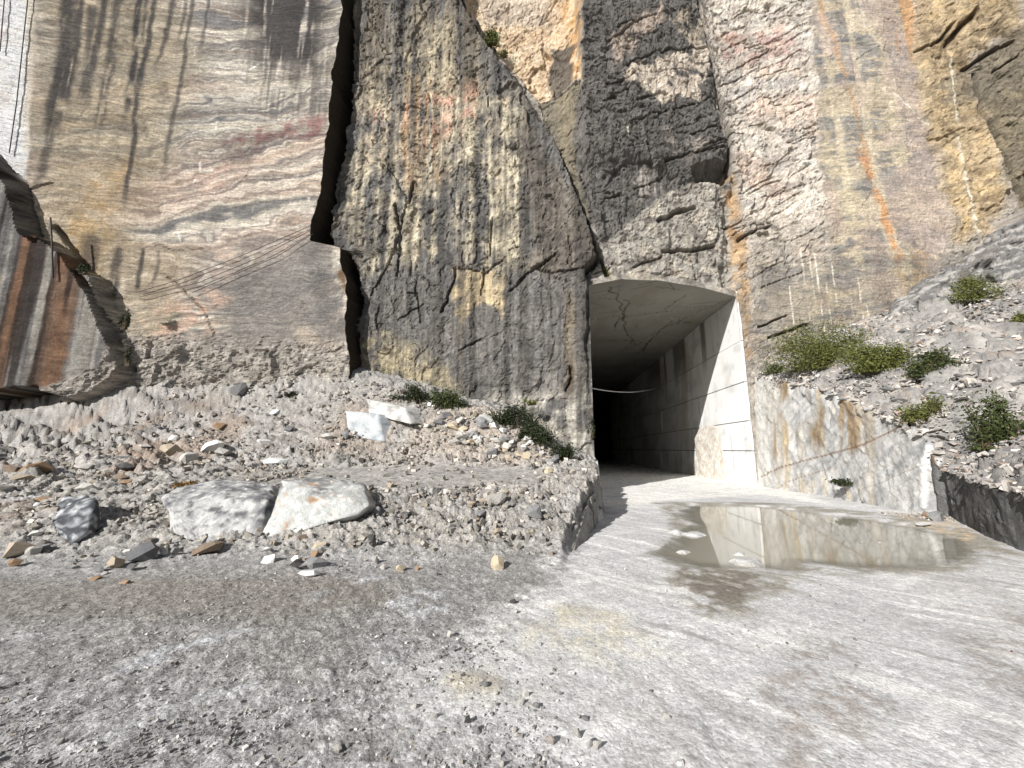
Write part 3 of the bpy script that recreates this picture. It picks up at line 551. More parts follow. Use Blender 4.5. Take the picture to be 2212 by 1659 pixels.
# ================================================================== GROUND
TX = np.array([-60, -24, -18, -13, -9, -6, -3.5, -1.5, .3, 1.8, 60.])
TY = np.array([-5, 4.5, 5.2, 6, 6.8, 7.6, 8.6, 10, 12, 13.5, 15, 16.5, 18, 60])
T = np.array([[0, .3, .5, .9, 1.2, 1.5, 2, 2.2, 2.8, 3.4, 4.5, 5.5, 6, 6], [0, .3, .5, .9, 1.2, 1.5, 1.9, 2.1, 2.6, 3.2, 4.5, 5.5, 6, 6], [0, .1, .3, .55, .75, .92, 1.1, 1.25, 1.9, 2.8, 4.8, 5.6, 6, 6],
              [0, 0, .1, .33, .55, .78, .95, 1.15, 1.6, 2.4, 4.0, 5.6, 6, 6], [0, 0, .05, .2, .5, .72, .88, 1.0, 1.2, 2.2, 3.8, 5.6, 6, 6], [0, 0, 0, .1, .38, .66, .85, .96, 1.15, 2.0, 3.6, 4.6, 5, 5],
              [0, 0, 0, .05, .3, .6, .8, .95, 1.15, 1.9, 3.3, 3.9, 4, 4], [0, 0, 0, 0, .2, .5, .75, .95, 1.1, 1.7, 2.9, 3.5, 3.7, 3.7], [0, 0, 0, 0, .12, .42, .74, .98, 1.08, 1.2, 1.7, 2, 2, 2], [0, 0, 0, 0, .08, .38, .70, .94, 1.02, 1.05, 1.15, 1.3, 1.3, 1.3], [0, 0, 0, 0, .08, .38, .70, .94, 1.02, 1.05, 1.1, 1.3, 1.3, 1.3]])
GX = np.arange(-60, 60, .2); GY = np.arange(-5, 45, .2)
_t = np.stack([np.interp(GY, TY, T[i]) for i in range(len(TX))], 0)
_t = np.stack([np.interp(GX, TX, _t[:, j]) for j in range(len(GY))], 1)
for _ in range(3):
    _t[1:-1] = (_t[:-2]+2*_t[1:-1]+_t[2:])/4; _t[:, 1:-1] = (_t[:, :-2]+2*_t[:, 1:-1]+_t[:, 2:])/4
EY = np.array([0, 6.2, 7.4, 8.6, 10.2, 13, 16.5, 17.2, 60]); EX = np.array([.1, .1, .3, .62, 1.08, 1.5, 1.8, 1.6, 1.6])
def hbase(X_, Y_):
    X_ = np.asarray(X_, float); Y_ = np.asarray(Y_, float)
    u = np.clip((X_+60)/.2, 0, len(GX)-1.01); v = np.clip((Y_+5)/.2, 0, len(GY)-1.01)
    i = u.astype(int); j = v.astype(int); a = u-i; b = v-j
    h = (_t[i, j]*(1-a)+_t[i+1, j]*a)*(1-b)+(_t[i, j+1]*(1-a)+_t[i+1, j+1]*a)*b
    return h
def edge(X_, Y_): return np.interp(Y_, EY, EX)+0.10*fbm(X_*.7+Y_*1.7, Y_*1.7, 5, 3)
def ground_h(X_, Y_):
    return hbase(X_, Y_)*(1-sst(-.02, .10, X_-edge(np.asarray(X_, float), np.asarray(Y_, float))))
th = np.concatenate([np.linspace(-64, 53, 770), np.linspace(54, 295, 80)])       # degrees from +Y towards +X
th = R(1)*th; nT = len(th)
rr = [0.02, .3, .7, 1.1, 1.4]
while rr[-1] < 45:
    r_ = rr[-1]; rr.append(r_+(.0062*r_ if r_ < 5.9 else (.037 if r_ < 17.2 else .037+(r_-17.2)*.05)))
rr = np.array(rr+[60, 70, 110, 200, 400, 900])
nRr = len(rr)
TH, RR = np.meshgrid(th, rr)
gx = (RR*np.sin(TH)).ravel(); gy = (RR*np.cos(TH)).ravel()
def gpoly(*pts): return [gnd(a, b) for a, b in pts]
H = ground_h(gx, gy)
near = gy > -3
wgx = fbm(gx*.5, gy*.5, 1, 4)*.8; wgy = fbm(gx*.5, gy*.5, 5, 4)*.8; wfx = fbm(gx*3, gy*3, 2, 3)*.12; wfy = fbm(gx*3, gy*3, 6, 3)*.12
def greg(pts, soft=.2, warp=.4, fine=1., raw=False):
    return sst(-soft, soft, sd_poly(gx+wgx*warp+wfx*fine, gy+wgy*warp+wfy*fine, pts if raw else gpoly(*pts)))
mound = sst(.03, .25, H)
pale = greg([(1217, 1212), (1262, 1150), (1290, 1085), (1280, 1020), (1330, 990), (2900, 990), (2900, 1180), (3200, 1900), (1180, 1900), (1230, 1640), (1090, 1590), (960, 1580), (890, 1500), (910, 1440), (1000, 1380), (1090, 1320), (1190, 1270)], .42, .5)*(1-mound)
pale = np.clip(pale+(.9*fbm(gx*14, gy*14, 11, 3))*pale*(1-pale)*3, 0, 1)
far_floor = greg([(1285, 1000), (1290, 1085), (1330, 1100), (1450, 1080), (1640, 1068), (1800, 1090), (1660, 1045), (1640, 990)], .3, .1)
gyn = gy+1.4*H                                        # keeps the grain even where the talus steepens
n1 = fbm(gx*2.5, gyn*2.5, 3, 5); n2 = fbm(gx*9, gyn*9, 7, 4); n3 = fbm(gx*.8, gyn*.8, 9, 4); n4 = fbm(gx*22, gyn*22, 4, 3)
aniso = fbm((gx*.8+gy*.6)*1.0, (gy*.8-gx*.6)*6, 8, 4); an2 = fbm((gx*.5-gy*.85)*1.0, (gy*.5+gx*.85)*7, 10, 4)
gc = np.zeros((gx.size, 3), np.float32)+C(147, 146, 145)
paint(gc, C(130, 128, 125), .7*sst(-.2, .4, n3)); paint(gc, C(176, 173, 170), .35*sst(0, .5, n2+.5*n4))
fineband = greg([(-500, 1255), (-500, 1330), (600, 1330), (900, 1290), (800, 1240), (400, 1245)], .3); paint(gc, C(128, 122, 114), .6*fineband)
nearg = greg([(-2000, 1480), (700, 1480), (1300, 1600), (1500, 2600), (-3000, 2600)], .3); paint(gc, C(172, 171, 172), .5*nearg*sst(-.5, .3, n2))
# mound soil
paint(gc, C(146, 143, 138), .85*mound); paint(gc, C(112, 109, 104), .6*mound*sst(0, .45, n1)); paint(gc, C(160, 154, 144), .3*mound*sst(.1, .5, fbm(gx*1.4, gy*1.4, 12, 4)))
track = greg([(560, 1000), (700, 985), (1000, 965), (1130, 985), (1190, 1020), (1100, 1030), (850, 1025), (600, 1030)][:0] or [(-8.2, 8.8), (-3, 8.7), (-.2, 9.3), (.5, 11.2), (-1, 12.4), (-4, 12.3), (-9, 11.6)], .3, .4, 1, True)
paint(gc, C(152, 149, 145), .9*track); pinkt = greg([(-5, 12.6), (-1, 12.2), (.6, 13), (-.5, 15), (-3, 15.5), (-5, 14)], .4, .5, 1, True); paint(gc, C(168, 154, 140), .5*pinkt)
pinkt = greg([(-8, 12.8), (-5.4, 12.6), (-6, 15), (-8, 15)], .4, .5, 1, True); paint(gc, C(142, 126, 112), .5*pinkt)
lr = greg([(-26, 7.6), (-17, 8.6), (-10, 9.6), (-9, 12), (-8, 14.5), (-26, 15)], .5, .6, 1, True)       # foliated bedrock on the left
fol = fbm((gx*.35+gyn)*3.2, (gx-gyn*.3)*.35, 7, 4)
paint(gc, C(150, 147, 143), .8*lr); paint(gc, C(112, 107, 102), .75*lr*sst(0, .4, fol)); paint(gc, C(130, 104, 80), .4*lr*sst(.15, .5, fbm(gx*.6, gy*.6, 2, 3)))
lb = greg([(-22, 5.2), (-9.5, 5.6), (-9.2, 7), (-12, 7.6), (-22, 7.6)], .3, .4, 1, True); paint(gc, C(118, 98, 82), .5*lb*sst(-.3, .4, n1))
# pale floor
paint(gc, C(196, 196, 196), .95*pale); paint(gc, C(166, 164, 163), .6*pale*sst(-.15, .4, n1*.4+an2*.35+n4*.5+n2*.3)); paint(gc, C(212, 211, 209), .6*pale*sst(.1, .5, aniso+.3*n3)); paint(gc, C(222, 220, 214), .95*far_floor); paint(gc, C(182, 184, 186), .5*far_floor*sst(0.1, .4, aniso))
yel = greg([(1080, 1360), (1180, 1320), (1330, 1330), (1420, 1410), (1330, 1440), (1180, 1400), (1100, 1390)], .25); yel = np.maximum(yel, greg([(985, 1440), (1080, 1430), (1130, 1470), (1030, 1490)], .12)); yel = np.maximum(yel, .8*greg([(1100, 1490), (1190, 1480), (1220, 1520), (1120, 1520)], .12)); paint(gc, C(198, 193, 176), .55*yel*sst(-.4, .2, n2)); paint(gc, C(172, 164, 138), .5*yel*sst(0, .4, n1))
dk = [([(1700, 1400), (1750, 1375), (1850, 1400), (1900, 1480), (1860, 1620), (1800, 1700), (1700, 1640), (1640, 1500)], .75), ([(1540, 1659), (1570, 1590), (1640, 1620), (1700, 1700), (1500, 1800)], .75), ([(2060, 1380), (2212, 1320), (2400, 1400), (2300, 1560), (2120, 1480)], .6), ([(1950, 1230), (2212, 1210), (2400, 1300), (2212, 1360), (2000, 1300)], .35), ([(1420, 1540), (1500, 1560), (1560, 1659), (1400, 1700)], .4), ([(1840, 1480), (1900, 1500), (2000, 1560), (1900, 1600)], .35), ([(1560, 1290), (1700, 1320), (1640, 1345)], .4), ([(1950, 1660), (2300, 1500), (2400, 1700)], .3), ([(1360, 1420), (1420, 1450), (1440, 1540), (1370, 1500)], .3)]
for p_, a_ in dk: paint(gc, C(142, 134, 128), a_*greg(p_, .14, .35, 1.4)*sst(-.35, .25, .7*n2+.5*n1+.7*n4))
paint(gc, C(158, 154, 151), .45*greg([(1280, 1560), (1450, 1440), (1700, 1500), (1760, 1900), (1200, 1900)], .5)*pale*sst(-.3, .3, an2+n2*.4))
# striations scratched along the floor
paint(gc, C(140, 136, 134), .55*pale*sst(.25, .6, fbm((gx*.62+gy*.78)*9, (gx*.78-gy*.62)*1.1, 6, 3)-.1+.3*n3)); paint(gc, C(240, 238, 234), .45*pale*sst(.2, .55, fbm((gx*.62+gy*.78)*7+30, (gx*.78-gy*.62)*.9, 2, 3)))
PUD = [(1455, 1100), (1500, 1090), (1620, 1090), (1750, 1104), (1900, 1124), (2000, 1140), (2080, 1162), (2112, 1190), (2080, 1214), (2000, 1229), (1870, 1222), (1760, 1217), (1720, 1235), (1640, 1226), (1580, 1228), (1500, 1222), (1440, 1206), (1385, 1191), (1440, 1166), (1462, 1143), (1490, 1128), (1470, 1115)]
wet = greg([(1410, 1085), (1700, 1086), (2040, 1125), (2110, 1150), (2212, 1200), (2100, 1240), (1760, 1240), (1700, 1300), (1560, 1345), (1470, 1300), (1440, 1240), (1380, 1200), (1450, 1160), (1440, 1110)], .18, .3, 1.6)
paint(gc, C(128, 122, 106), .75*wet*sst(-.5, .2, n1+.4*n2)); paint(gc, C(92, 84, 76), .6*wet*greg([(1460, 1225), (1640, 1235), (1640, 1300), (1540, 1330), (1450, 1260)], .2)*sst(-.3, .3, n2+n1)); paint(gc, C(206, 206, 206), .85*wet*sst(.18, .4, fbm(gx*1.1, gy*1.1, 4, 3))*greg([(1380, 1200), (1560, 1205), (1560, 1260), (1400, 1260)], .2))
paint(gc, C(198, 176, 146), .6*greg([(1900, 1100), (2040, 1115), (2110, 1160), (2080, 1170), (1990, 1140)], .15)*sst(-.3, .3, n2))
# tonal marks of bedrock showing through the gravel
for p_, a_ in (([(240, 1448), (330, 1405), (450, 1372), (590, 1345), (600, 1352), (480, 1385), (380, 1420), (260, 1455)], .9), ([(150, 1610), (250, 1560), (400, 1510), (560, 1470), (580, 1480), (430, 1530), (300, 1580), (160, 1625)], .7), ([(830, 1308), (900, 1275), (970, 1272), (965, 1320), (900, 1335)], .9), ([(735, 1250), (800, 1240), (840, 1250), (770, 1265)], .9), ([(790, 1400), (860, 1370), (900, 1400), (850, 1440), (800, 1430)], .6), ([(640, 1300), (700, 1270), (720, 1280), (660, 1315)], .45), ([(30, 1372), (80, 1362), (85, 1368), (30, 1380)], .8), ([(80, 1310), (130, 1300), (120, 1310)], .7), ([(-60, 1150), (-60, 1168), (60, 1155), (100, 1150), (40, 1147)], .8), ([(520, 1340), (560, 1335), (560, 1350)], .5), ([(690, 1450), (730, 1440), (730, 1470)], .4), ([(1420, 1600), (1500, 1540), (1560, 1659), (1500, 1680)], .4)):
    m = greg(p_, .035, .05, .6); paint(gc, C(176, 178, 181), .75*a_*m*sst(-.5, .2, n2+aniso)); H = H+.012*m
BED = [(-2, 0)]
# ---- relief
gr = (1-pale)*(1-.5*track)
H = H+gr*(.020*n2+.009*n4)*np.clip(1.4-mound, .4, 1)+mound*(1-.85*track)*(.10*n1+.05*n2+.02*n4)/(1+.8*sst(12.4, 13.6, gy)*(gx < 1))+.06*lr*fol*mound+pale*(.006*n2+.003*n4+.010*an2*.5)+.03*n3*(1-mound)*(1-wet)
dtal = np.clip((gy-6.5)/5+.5, .5, 1.6)*(1-.9*track)*mound
stp = 1/(1+.6*sst(12.4, 13.6, gy)*(gx < 1))
H = H+dtal*stp*(.13*facet(gx*1.5+wgx, gyn*1.5+wgy, 2)+.07*facet(gx*4+wgx*2, gyn*4+wgy*2, 7)+.045*n2)
H = H+lr*mound*stp*(.16*facet((gx*.5+gyn)*1.6, (gx-gyn*.5)*.5, 4)+.10*fol)
pud = sd_poly(gx+wgx*.10+wfx*.8, gy+wgy*.10+wfy*.8, gpoly(*PUD))
H = np.where(mound < .5, H-.075*sst(-.35, .6, pud)+.012*wet*(1-sst(-.2, .1, pud)), H)
for cx, cy, rx, ry in ((1605, 1209, 36, 9), (1590, 1192, 24, 4), (1505, 1152, 22, 5), (1860, 1166, 6, 2), (1900, 1167, 8, 2), (1470, 1190, 15, 3), (1468, 1150, 14, 3)):
    isl = greg([(cx-rx, cy), (cx-rx*.4, cy-ry), (cx+rx*.5, cy-ry*.8), (cx+rx, cy), (cx+rx*.4, cy+ry), (cx-rx*.5, cy+ry*.8)], .1, .05, 1); H = H+.085*isl; paint(gc, C(190, 190, 190), .8*isl)
H = np.where(RR.ravel() > 60, H*0-.1, H)
gc = gc*np.clip(1+(.18+.25*mound)*n2+(.16+.2*mound)*n4+.10*n3+.25*mound*n1, .45, 1.5)[:, None]
fi = (np.arange(nRr-1)[:, None]*nT+np.arange(nT)[None, :]); fj = (np.arange(nRr-1)[:, None]*nT+((np.arange(nT)+1) % nT)[None, :])
ground = mesh_np('ground', np.stack([gx, gy, H], 1), np.stack([fi, fi+nT, fj+nT, fj], -1).reshape(-1, 4)[:, ::-1], M_ground, gc*(1.15+.02*pale[:, None]), alpha=np.clip(1-.42*pale-.3*track, .2, 1))
tag(ground, kind='structure')
# ---- water
mw = bpy.data.materials.new('silty_water'); mw.use_nodes = True; b = mw.node_tree.nodes['Principled BSDF']
b.inputs['Base Color'].default_value = (.37, .35, .285, 1); b.inputs['Roughness'].default_value = .035; b.inputs['IOR'].default_value = 1.35; b.inputs['Coat Weight'].default_value = .25; b.inputs['Coat Roughness'].default_value = .02
_n = mw.node_tree.nodes.new('ShaderNodeTexNoise'); _n.inputs['Scale'].default_value = 2.5; _n.inputs['Detail'].default_value = 2
_bp = mw.node_tree.nodes.new('ShaderNodeBump'); _bp.inputs['Strength'].default_value = .03; _bp.inputs['Distance'].default_value = .01
mw.node_tree.links.new(_n.outputs[0], _bp.inputs['Height']); mw.node_tree.links.new(_bp.outputs[0], b.inputs['Normal'])
P_ = np.array([gnd(a, b_) for a, b_ in PUD]); lo_, hi_ = P_.min(0)-.5, P_.max(0)+.5
_px, _py = np.meshgrid(np.arange(lo_[0], hi_[0], .08), np.arange(lo_[1], hi_[1], .08)); _sh = _px.shape; _px = _px.ravel(); _py = _py.ravel()
_d = sd_poly(_px, _py, P_)+.10*fbm(_px*2.5, _py*2.5, 3, 4)
_f = grid_faces(*_sh); _f = _f[_d[_f].max(1) > -.3]
pd = mesh_np('puddle', np.stack([_px, _py, np.full(_px.shape, -.028)], 1), _f, mw, np.zeros((len(_px), 3)), alpha=sst(-.18, .55, _d))
_at = mw.node_tree.nodes.new('ShaderNodeVertexColor'); _at.layer_name = 'Col'; mw.node_tree.links.new(_at.outputs['Alpha'], b.inputs['Alpha'])
tag(pd, kind='structure')

# ================================================================== RIGHT BANK (sawn low walls, rubble slope)
BYk = np.array([0, 3.5, 5.5, 7.78, 9.44, 11.15, 11.4, 11.9, 15.5, 19.4, 20.2]); BXk = np.array([4.3, 5.4, 6.6, 7.87, 8.78, 9.85, 9.98, 9.72, 9.95, 9.62, 9.47])
BZt = np.array([.8, .8, .85, .92, 1.0, 1.12, 1.3, 2.0, 3.75, 5.0, 5.25])
def bank_prof(Yv, s):                                 # s<0: down the wall (s=-1 foot, 0 top), s>0: metres beyond the wall top
    xw = np.interp(Yv, BYk, BXk); zt = np.interp(Yv, BYk, BZt)
    lean = np.where(Yv > 11.6, .35, .03)
    Xv = np.where(s < 0, xw+lean*(1+s), xw+lean+s)
    g = np.interp(s, [0, 1.5, 3, 6, 10, 20, 40], [0, .95, 1.8, 3.0, 4.4, 8.0, 14])
    Zv = np.where(s < 0, -0.15+(zt+.15)*(1+s), zt+g)
    return Xv, Zv
ys = np.concatenate([np.arange(0, 6, .2), np.arange(6, 20.2, .045)])
ss = np.concatenate([np.linspace(-1, 0, 70), np.cumsum(np.full(1, .02)), .04+np.cumsum(np.linspace(.035, .10, 190)), [14, 16, 19, 24, 34]])
SS, YS = np.meshgrid(ss, ys); s1 = SS.ravel(); y1 = YS.ravel()
bX, bZ = bank_prof(y1, s1)
u = y1*1.0; v = np.where(s1 < 0, s1*np.interp(y1, BYk, BZt), s1)
n1 = fbm(u*1.2, v*1.2, 3, 4); n2 = fbm(u*4, v*4, 5, 4); n0 = fbm(u*.4, v*.4, 8, 3)
fa = facet(u*1.6+n1, v*1.6+n2*.6, 4); fb = facet(u*4+n1*2, v*3+n2, 7)
slope = sst(-.02, .25, s1); rfl = .26*fa+.15*fb+.10*n1+.08*n2
bZ = bZ+slope*(rfl+.35*n0*sst(.5, 3, s1)+.55*sst(2.5, 6, s1)*facet(u*.55+n1*.3, v*.5+n1*.3, 11)); bX = bX-(1-slope)*(.07*n1+.04*n2+.06*fa+.03*fb+.10*sst(-.35, 0, s1)*(n1-.2))*np.where(y1 > 11.6, 1, .6)
y1b = y1+slope*.06*fb
def breg(pts, soft=.1, warp=.3):
    """polygon given in photograph positions lying on the low walls -> (Y, height)"""
    out = []
    for a, b_ in pts:
        r = ray(a, b_); lo_ = 5.0
        yy = 14.
        for _ in range(60): yy += .5*(np.interp(yy, BYk, BXk)*r[1]/r[0]-yy)
        out.append((yy, HC+r[2]/r[1]*yy))
    return sst(-soft, soft, sd_poly(y1+warp*.4*n1, bZ+warp*.3*n2, out))*(1-slope)
bc = np.zeros((len(y1), 3), np.float32)+C(168, 165, 161)
paint(bc, C(200, 195, 188), .6*sst(0, .4, n1)); paint(bc, C(120, 118, 117), .6*sst(.0, .4, n2*.7+fb*.6)); paint(bc, C(178, 156, 138), .4*sst(.15, .45, fbm(u*1.8, v*1.8, 9, 4))); paint(bc, C(150, 146, 138), .6*sst(3, 8, s1)*sst(-.2, .3, n1))
wl = 1-slope; far_ = (y1 > 11.6)
wc = np.zeros_like(bc)+C(200, 199, 196)
dg = fbm((u*.8+bZ*.9)*5, (u-bZ)*.7, 6, 4); paint(wc, C(160, 162, 164), .7*sst(0, .4, dg)); paint(wc, C(222, 221, 218), .5*sst(.1, .5, n1))
vr = .5*vn(u*2.2+n1*.2, bZ*.15, 5)+.5*vn(u*6+n1*.3, bZ*.3, 9)
stn = sst(11.5, 14.6, y1)*sst(.2, 1.5, bZ)
brk = sst(-.35, .25, fbm(u*1.3, bZ*.9, 11, 4)+.15*n2); vr = .6*vn(u*1.5+n1*.5, bZ*.22, 5)+.4*vn(u*5+n1*.6, bZ*.5, 9)
paint(wc, C(154, 130, 98), .9*stn*sst(.46, .62, vr)*sst(13, 14.4, y1)*brk); paint(wc, C(116, 108, 98), .7*sst(13, 14.2, y1)*sst(.5, .64, vn(u*3.2+n1*.5, bZ*.3, 3))*sst(.3, 2, bZ)*brk); paint(wc, C(206, 190, 158), .6*sst(13, 14.2, y1)*sst(.6, .75, vn(u*5.1+3+n1*.4, bZ*.2, 2))*brk)
paint(wc, C(208, 206, 200), .8*sst(17.9, 18.6, y1)*(1-sst(.5, .8, vr)))
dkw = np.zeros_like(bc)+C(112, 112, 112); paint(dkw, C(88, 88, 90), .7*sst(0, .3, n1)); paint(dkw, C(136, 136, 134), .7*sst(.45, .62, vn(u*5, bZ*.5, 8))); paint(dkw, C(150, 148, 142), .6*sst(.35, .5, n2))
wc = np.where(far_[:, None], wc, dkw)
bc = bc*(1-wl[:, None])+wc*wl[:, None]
def bpt(a, b_):
    r = ray(a, b_); yy = 14.
    for _ in range(60): yy += .5*(np.interp(yy, BYk, BXk)*r[1]/r[0]-yy)
    return (yy, HC+r[2]/r[1]*yy)
for pts, wd, c_, st in (([(1968, 965), (1976, 1000), (1982, 1040), (1988, 1095)], .05, C(240, 240, 238), .95), ([(2016, 975), (2022, 1005)], .04, C(240, 240, 238), .9), ([(2000, 980), (2024, 1010)], .03, C(140, 100, 70), .7), ([(1640, 1030), (1680, 1010), (1750, 990), (1850, 960), (1930, 910)], .03, C(120, 84, 56), .8), ([(1660, 1070), (1700, 1040), (1790, 1010)], .02, C(130, 96, 66), .6), ([(1990, 1000), (1900, 1040), (1850, 1060)], .02, C(150, 140, 128), .6)):
    d, t = d_line(y1+n2*.05, bZ+n1*.03, [bpt(*p) for p in pts], .5); paint(bc, c_, st*(1-sst(wd*.4, wd*1.3, d))*wl)
bc = bc*np.clip(1+.22*n2+.14*n1+.12*fbm(u*9, v*9, 6, 3), .5, 1.5)[:, None]*1.08
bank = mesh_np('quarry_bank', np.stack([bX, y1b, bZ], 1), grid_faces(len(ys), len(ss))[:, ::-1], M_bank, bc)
tag(bank, kind='structure')

# ================================================================== where a photograph position meets the surface
def surf(Xv, Yv):
    h = float(ground_h(Xv, Yv))
    if Yv < 20.2:
        xw = np.interp(Yv, BYk, BXk)+(.35 if Yv > 11.6 else .03)
        if Xv > xw:
            s = Xv-xw; h = max(h, float(bank_prof(np.array(Yv), np.array(s))[1]))
    return h
def hit(x_, y_):
    r = ray(x_, y_); t = 1.0; prev = 1.0
    while t < 40:
        if HC+r[2]*t <= surf(r[0]*t, r[1]*t): break
        prev = t; t *= 1.02
    lo_, hi_ = prev, t
    for _ in range(14):
        m_ = (lo_+hi_)/2
        if HC+r[2]*m_ <= surf(r[0]*m_, r[1]*m_): hi_ = m_
        else: lo_ = m_
    return Vector((r[0]*hi_, r[1]*hi_, surf(r[0]*hi_, r[1]*hi_))), hi_

# ================================================================== STONES
TONES = {'white': ((.80, .80, .77), (.62, .62, .60)), 'pale': ((.58, .56, .52), (.40, .38, .35)), 'grey': ((.30, .30, .30), (.20, .20, .20)), 'dark': ((.11, .11, .11), (.07, .065, .06)),
         'tan': ((.46, .40, .32), (.36, .28, .20)), 'orange': ((.40, .25, .14), (.30, .24, .18)), 'brown': ((.19, .14, .10), (.26, .21, .16)), 'pink': ((.46, .40, .36), (.36, .33, .30)), 'yellow': ((.58, .50, .36), (.50, .42, .31)), 'slate': ((.15, .15, .155), (.12, .12, .125)), 'red': ((.22, .06, .05), (.15, .05, .05))}
SM = {k: rock_mat(k+'_stone', attr=False, base=v[0], base2=v[1], fine=.3, bump=.7, dist=.01, scale=6, rand=.3) for k, v in TONES.items()}
PROT = {}
def hull_mesh(seed, n, mat, flat=1.0, boxy=.5):
    rn = random.Random(seed); bm = bmesh.new()
    for _ in range(n):
        v = Vector((rn.gauss(0, 1), rn.gauss(0, 1), rn.gauss(0, 1))).normalized()
        m = max(abs(v.x), abs(v.y), abs(v.z)); v = v*(1-boxy)+v/m*boxy*.8
        bm.verts.new(v*rn.uniform(.8, 1)*.5)
    bmesh.ops.convex_hull(bm, input=bm.verts)
    for v in [v for v in bm.verts if not v.link_faces]: bm.verts.remove(v)
    me = bpy.data.meshes.new('stone'); bm.to_mesh(me); bm.free(); me.materials.append(mat); return me
for k in TONES:
    for i in range(6): PROT[k, i] = hull_mesh(i*13+hash(k[0:2]) % 1 + len(k)*7, 16 if i < 3 else 12, SM[k], boxy=.35+.1*i)
def stone(x_, y_, wpx, hpx, tone, label, group=None, cat='stone', name='stone', tilt=.25, rz=None, flat=None):
    p, t = hit(x_, min(y_+hpx*.35, 1800)); w_ = wpx*t/F; h_ = hpx*t/F
    o = bpy.data.objects.new(name, PROT[tone, random.randrange(6)]); COL.objects.link(o)
    hz = h_*(1.1 if flat is None else flat); o.scale = (w_*1.12, w_*random.uniform(.6, .9) if h_ > .5*w_ else w_*.75, hz*1.1)
    o.rotation_euler = (random.uniform(-tilt, tilt), random.uniform(-tilt, tilt), rz if rz is not None else random.uniform(-.5, .5)+YAW)
    o.location = (p.x, p.y, p.z+hz*.30)
    tag(o, label, cat, group); return o
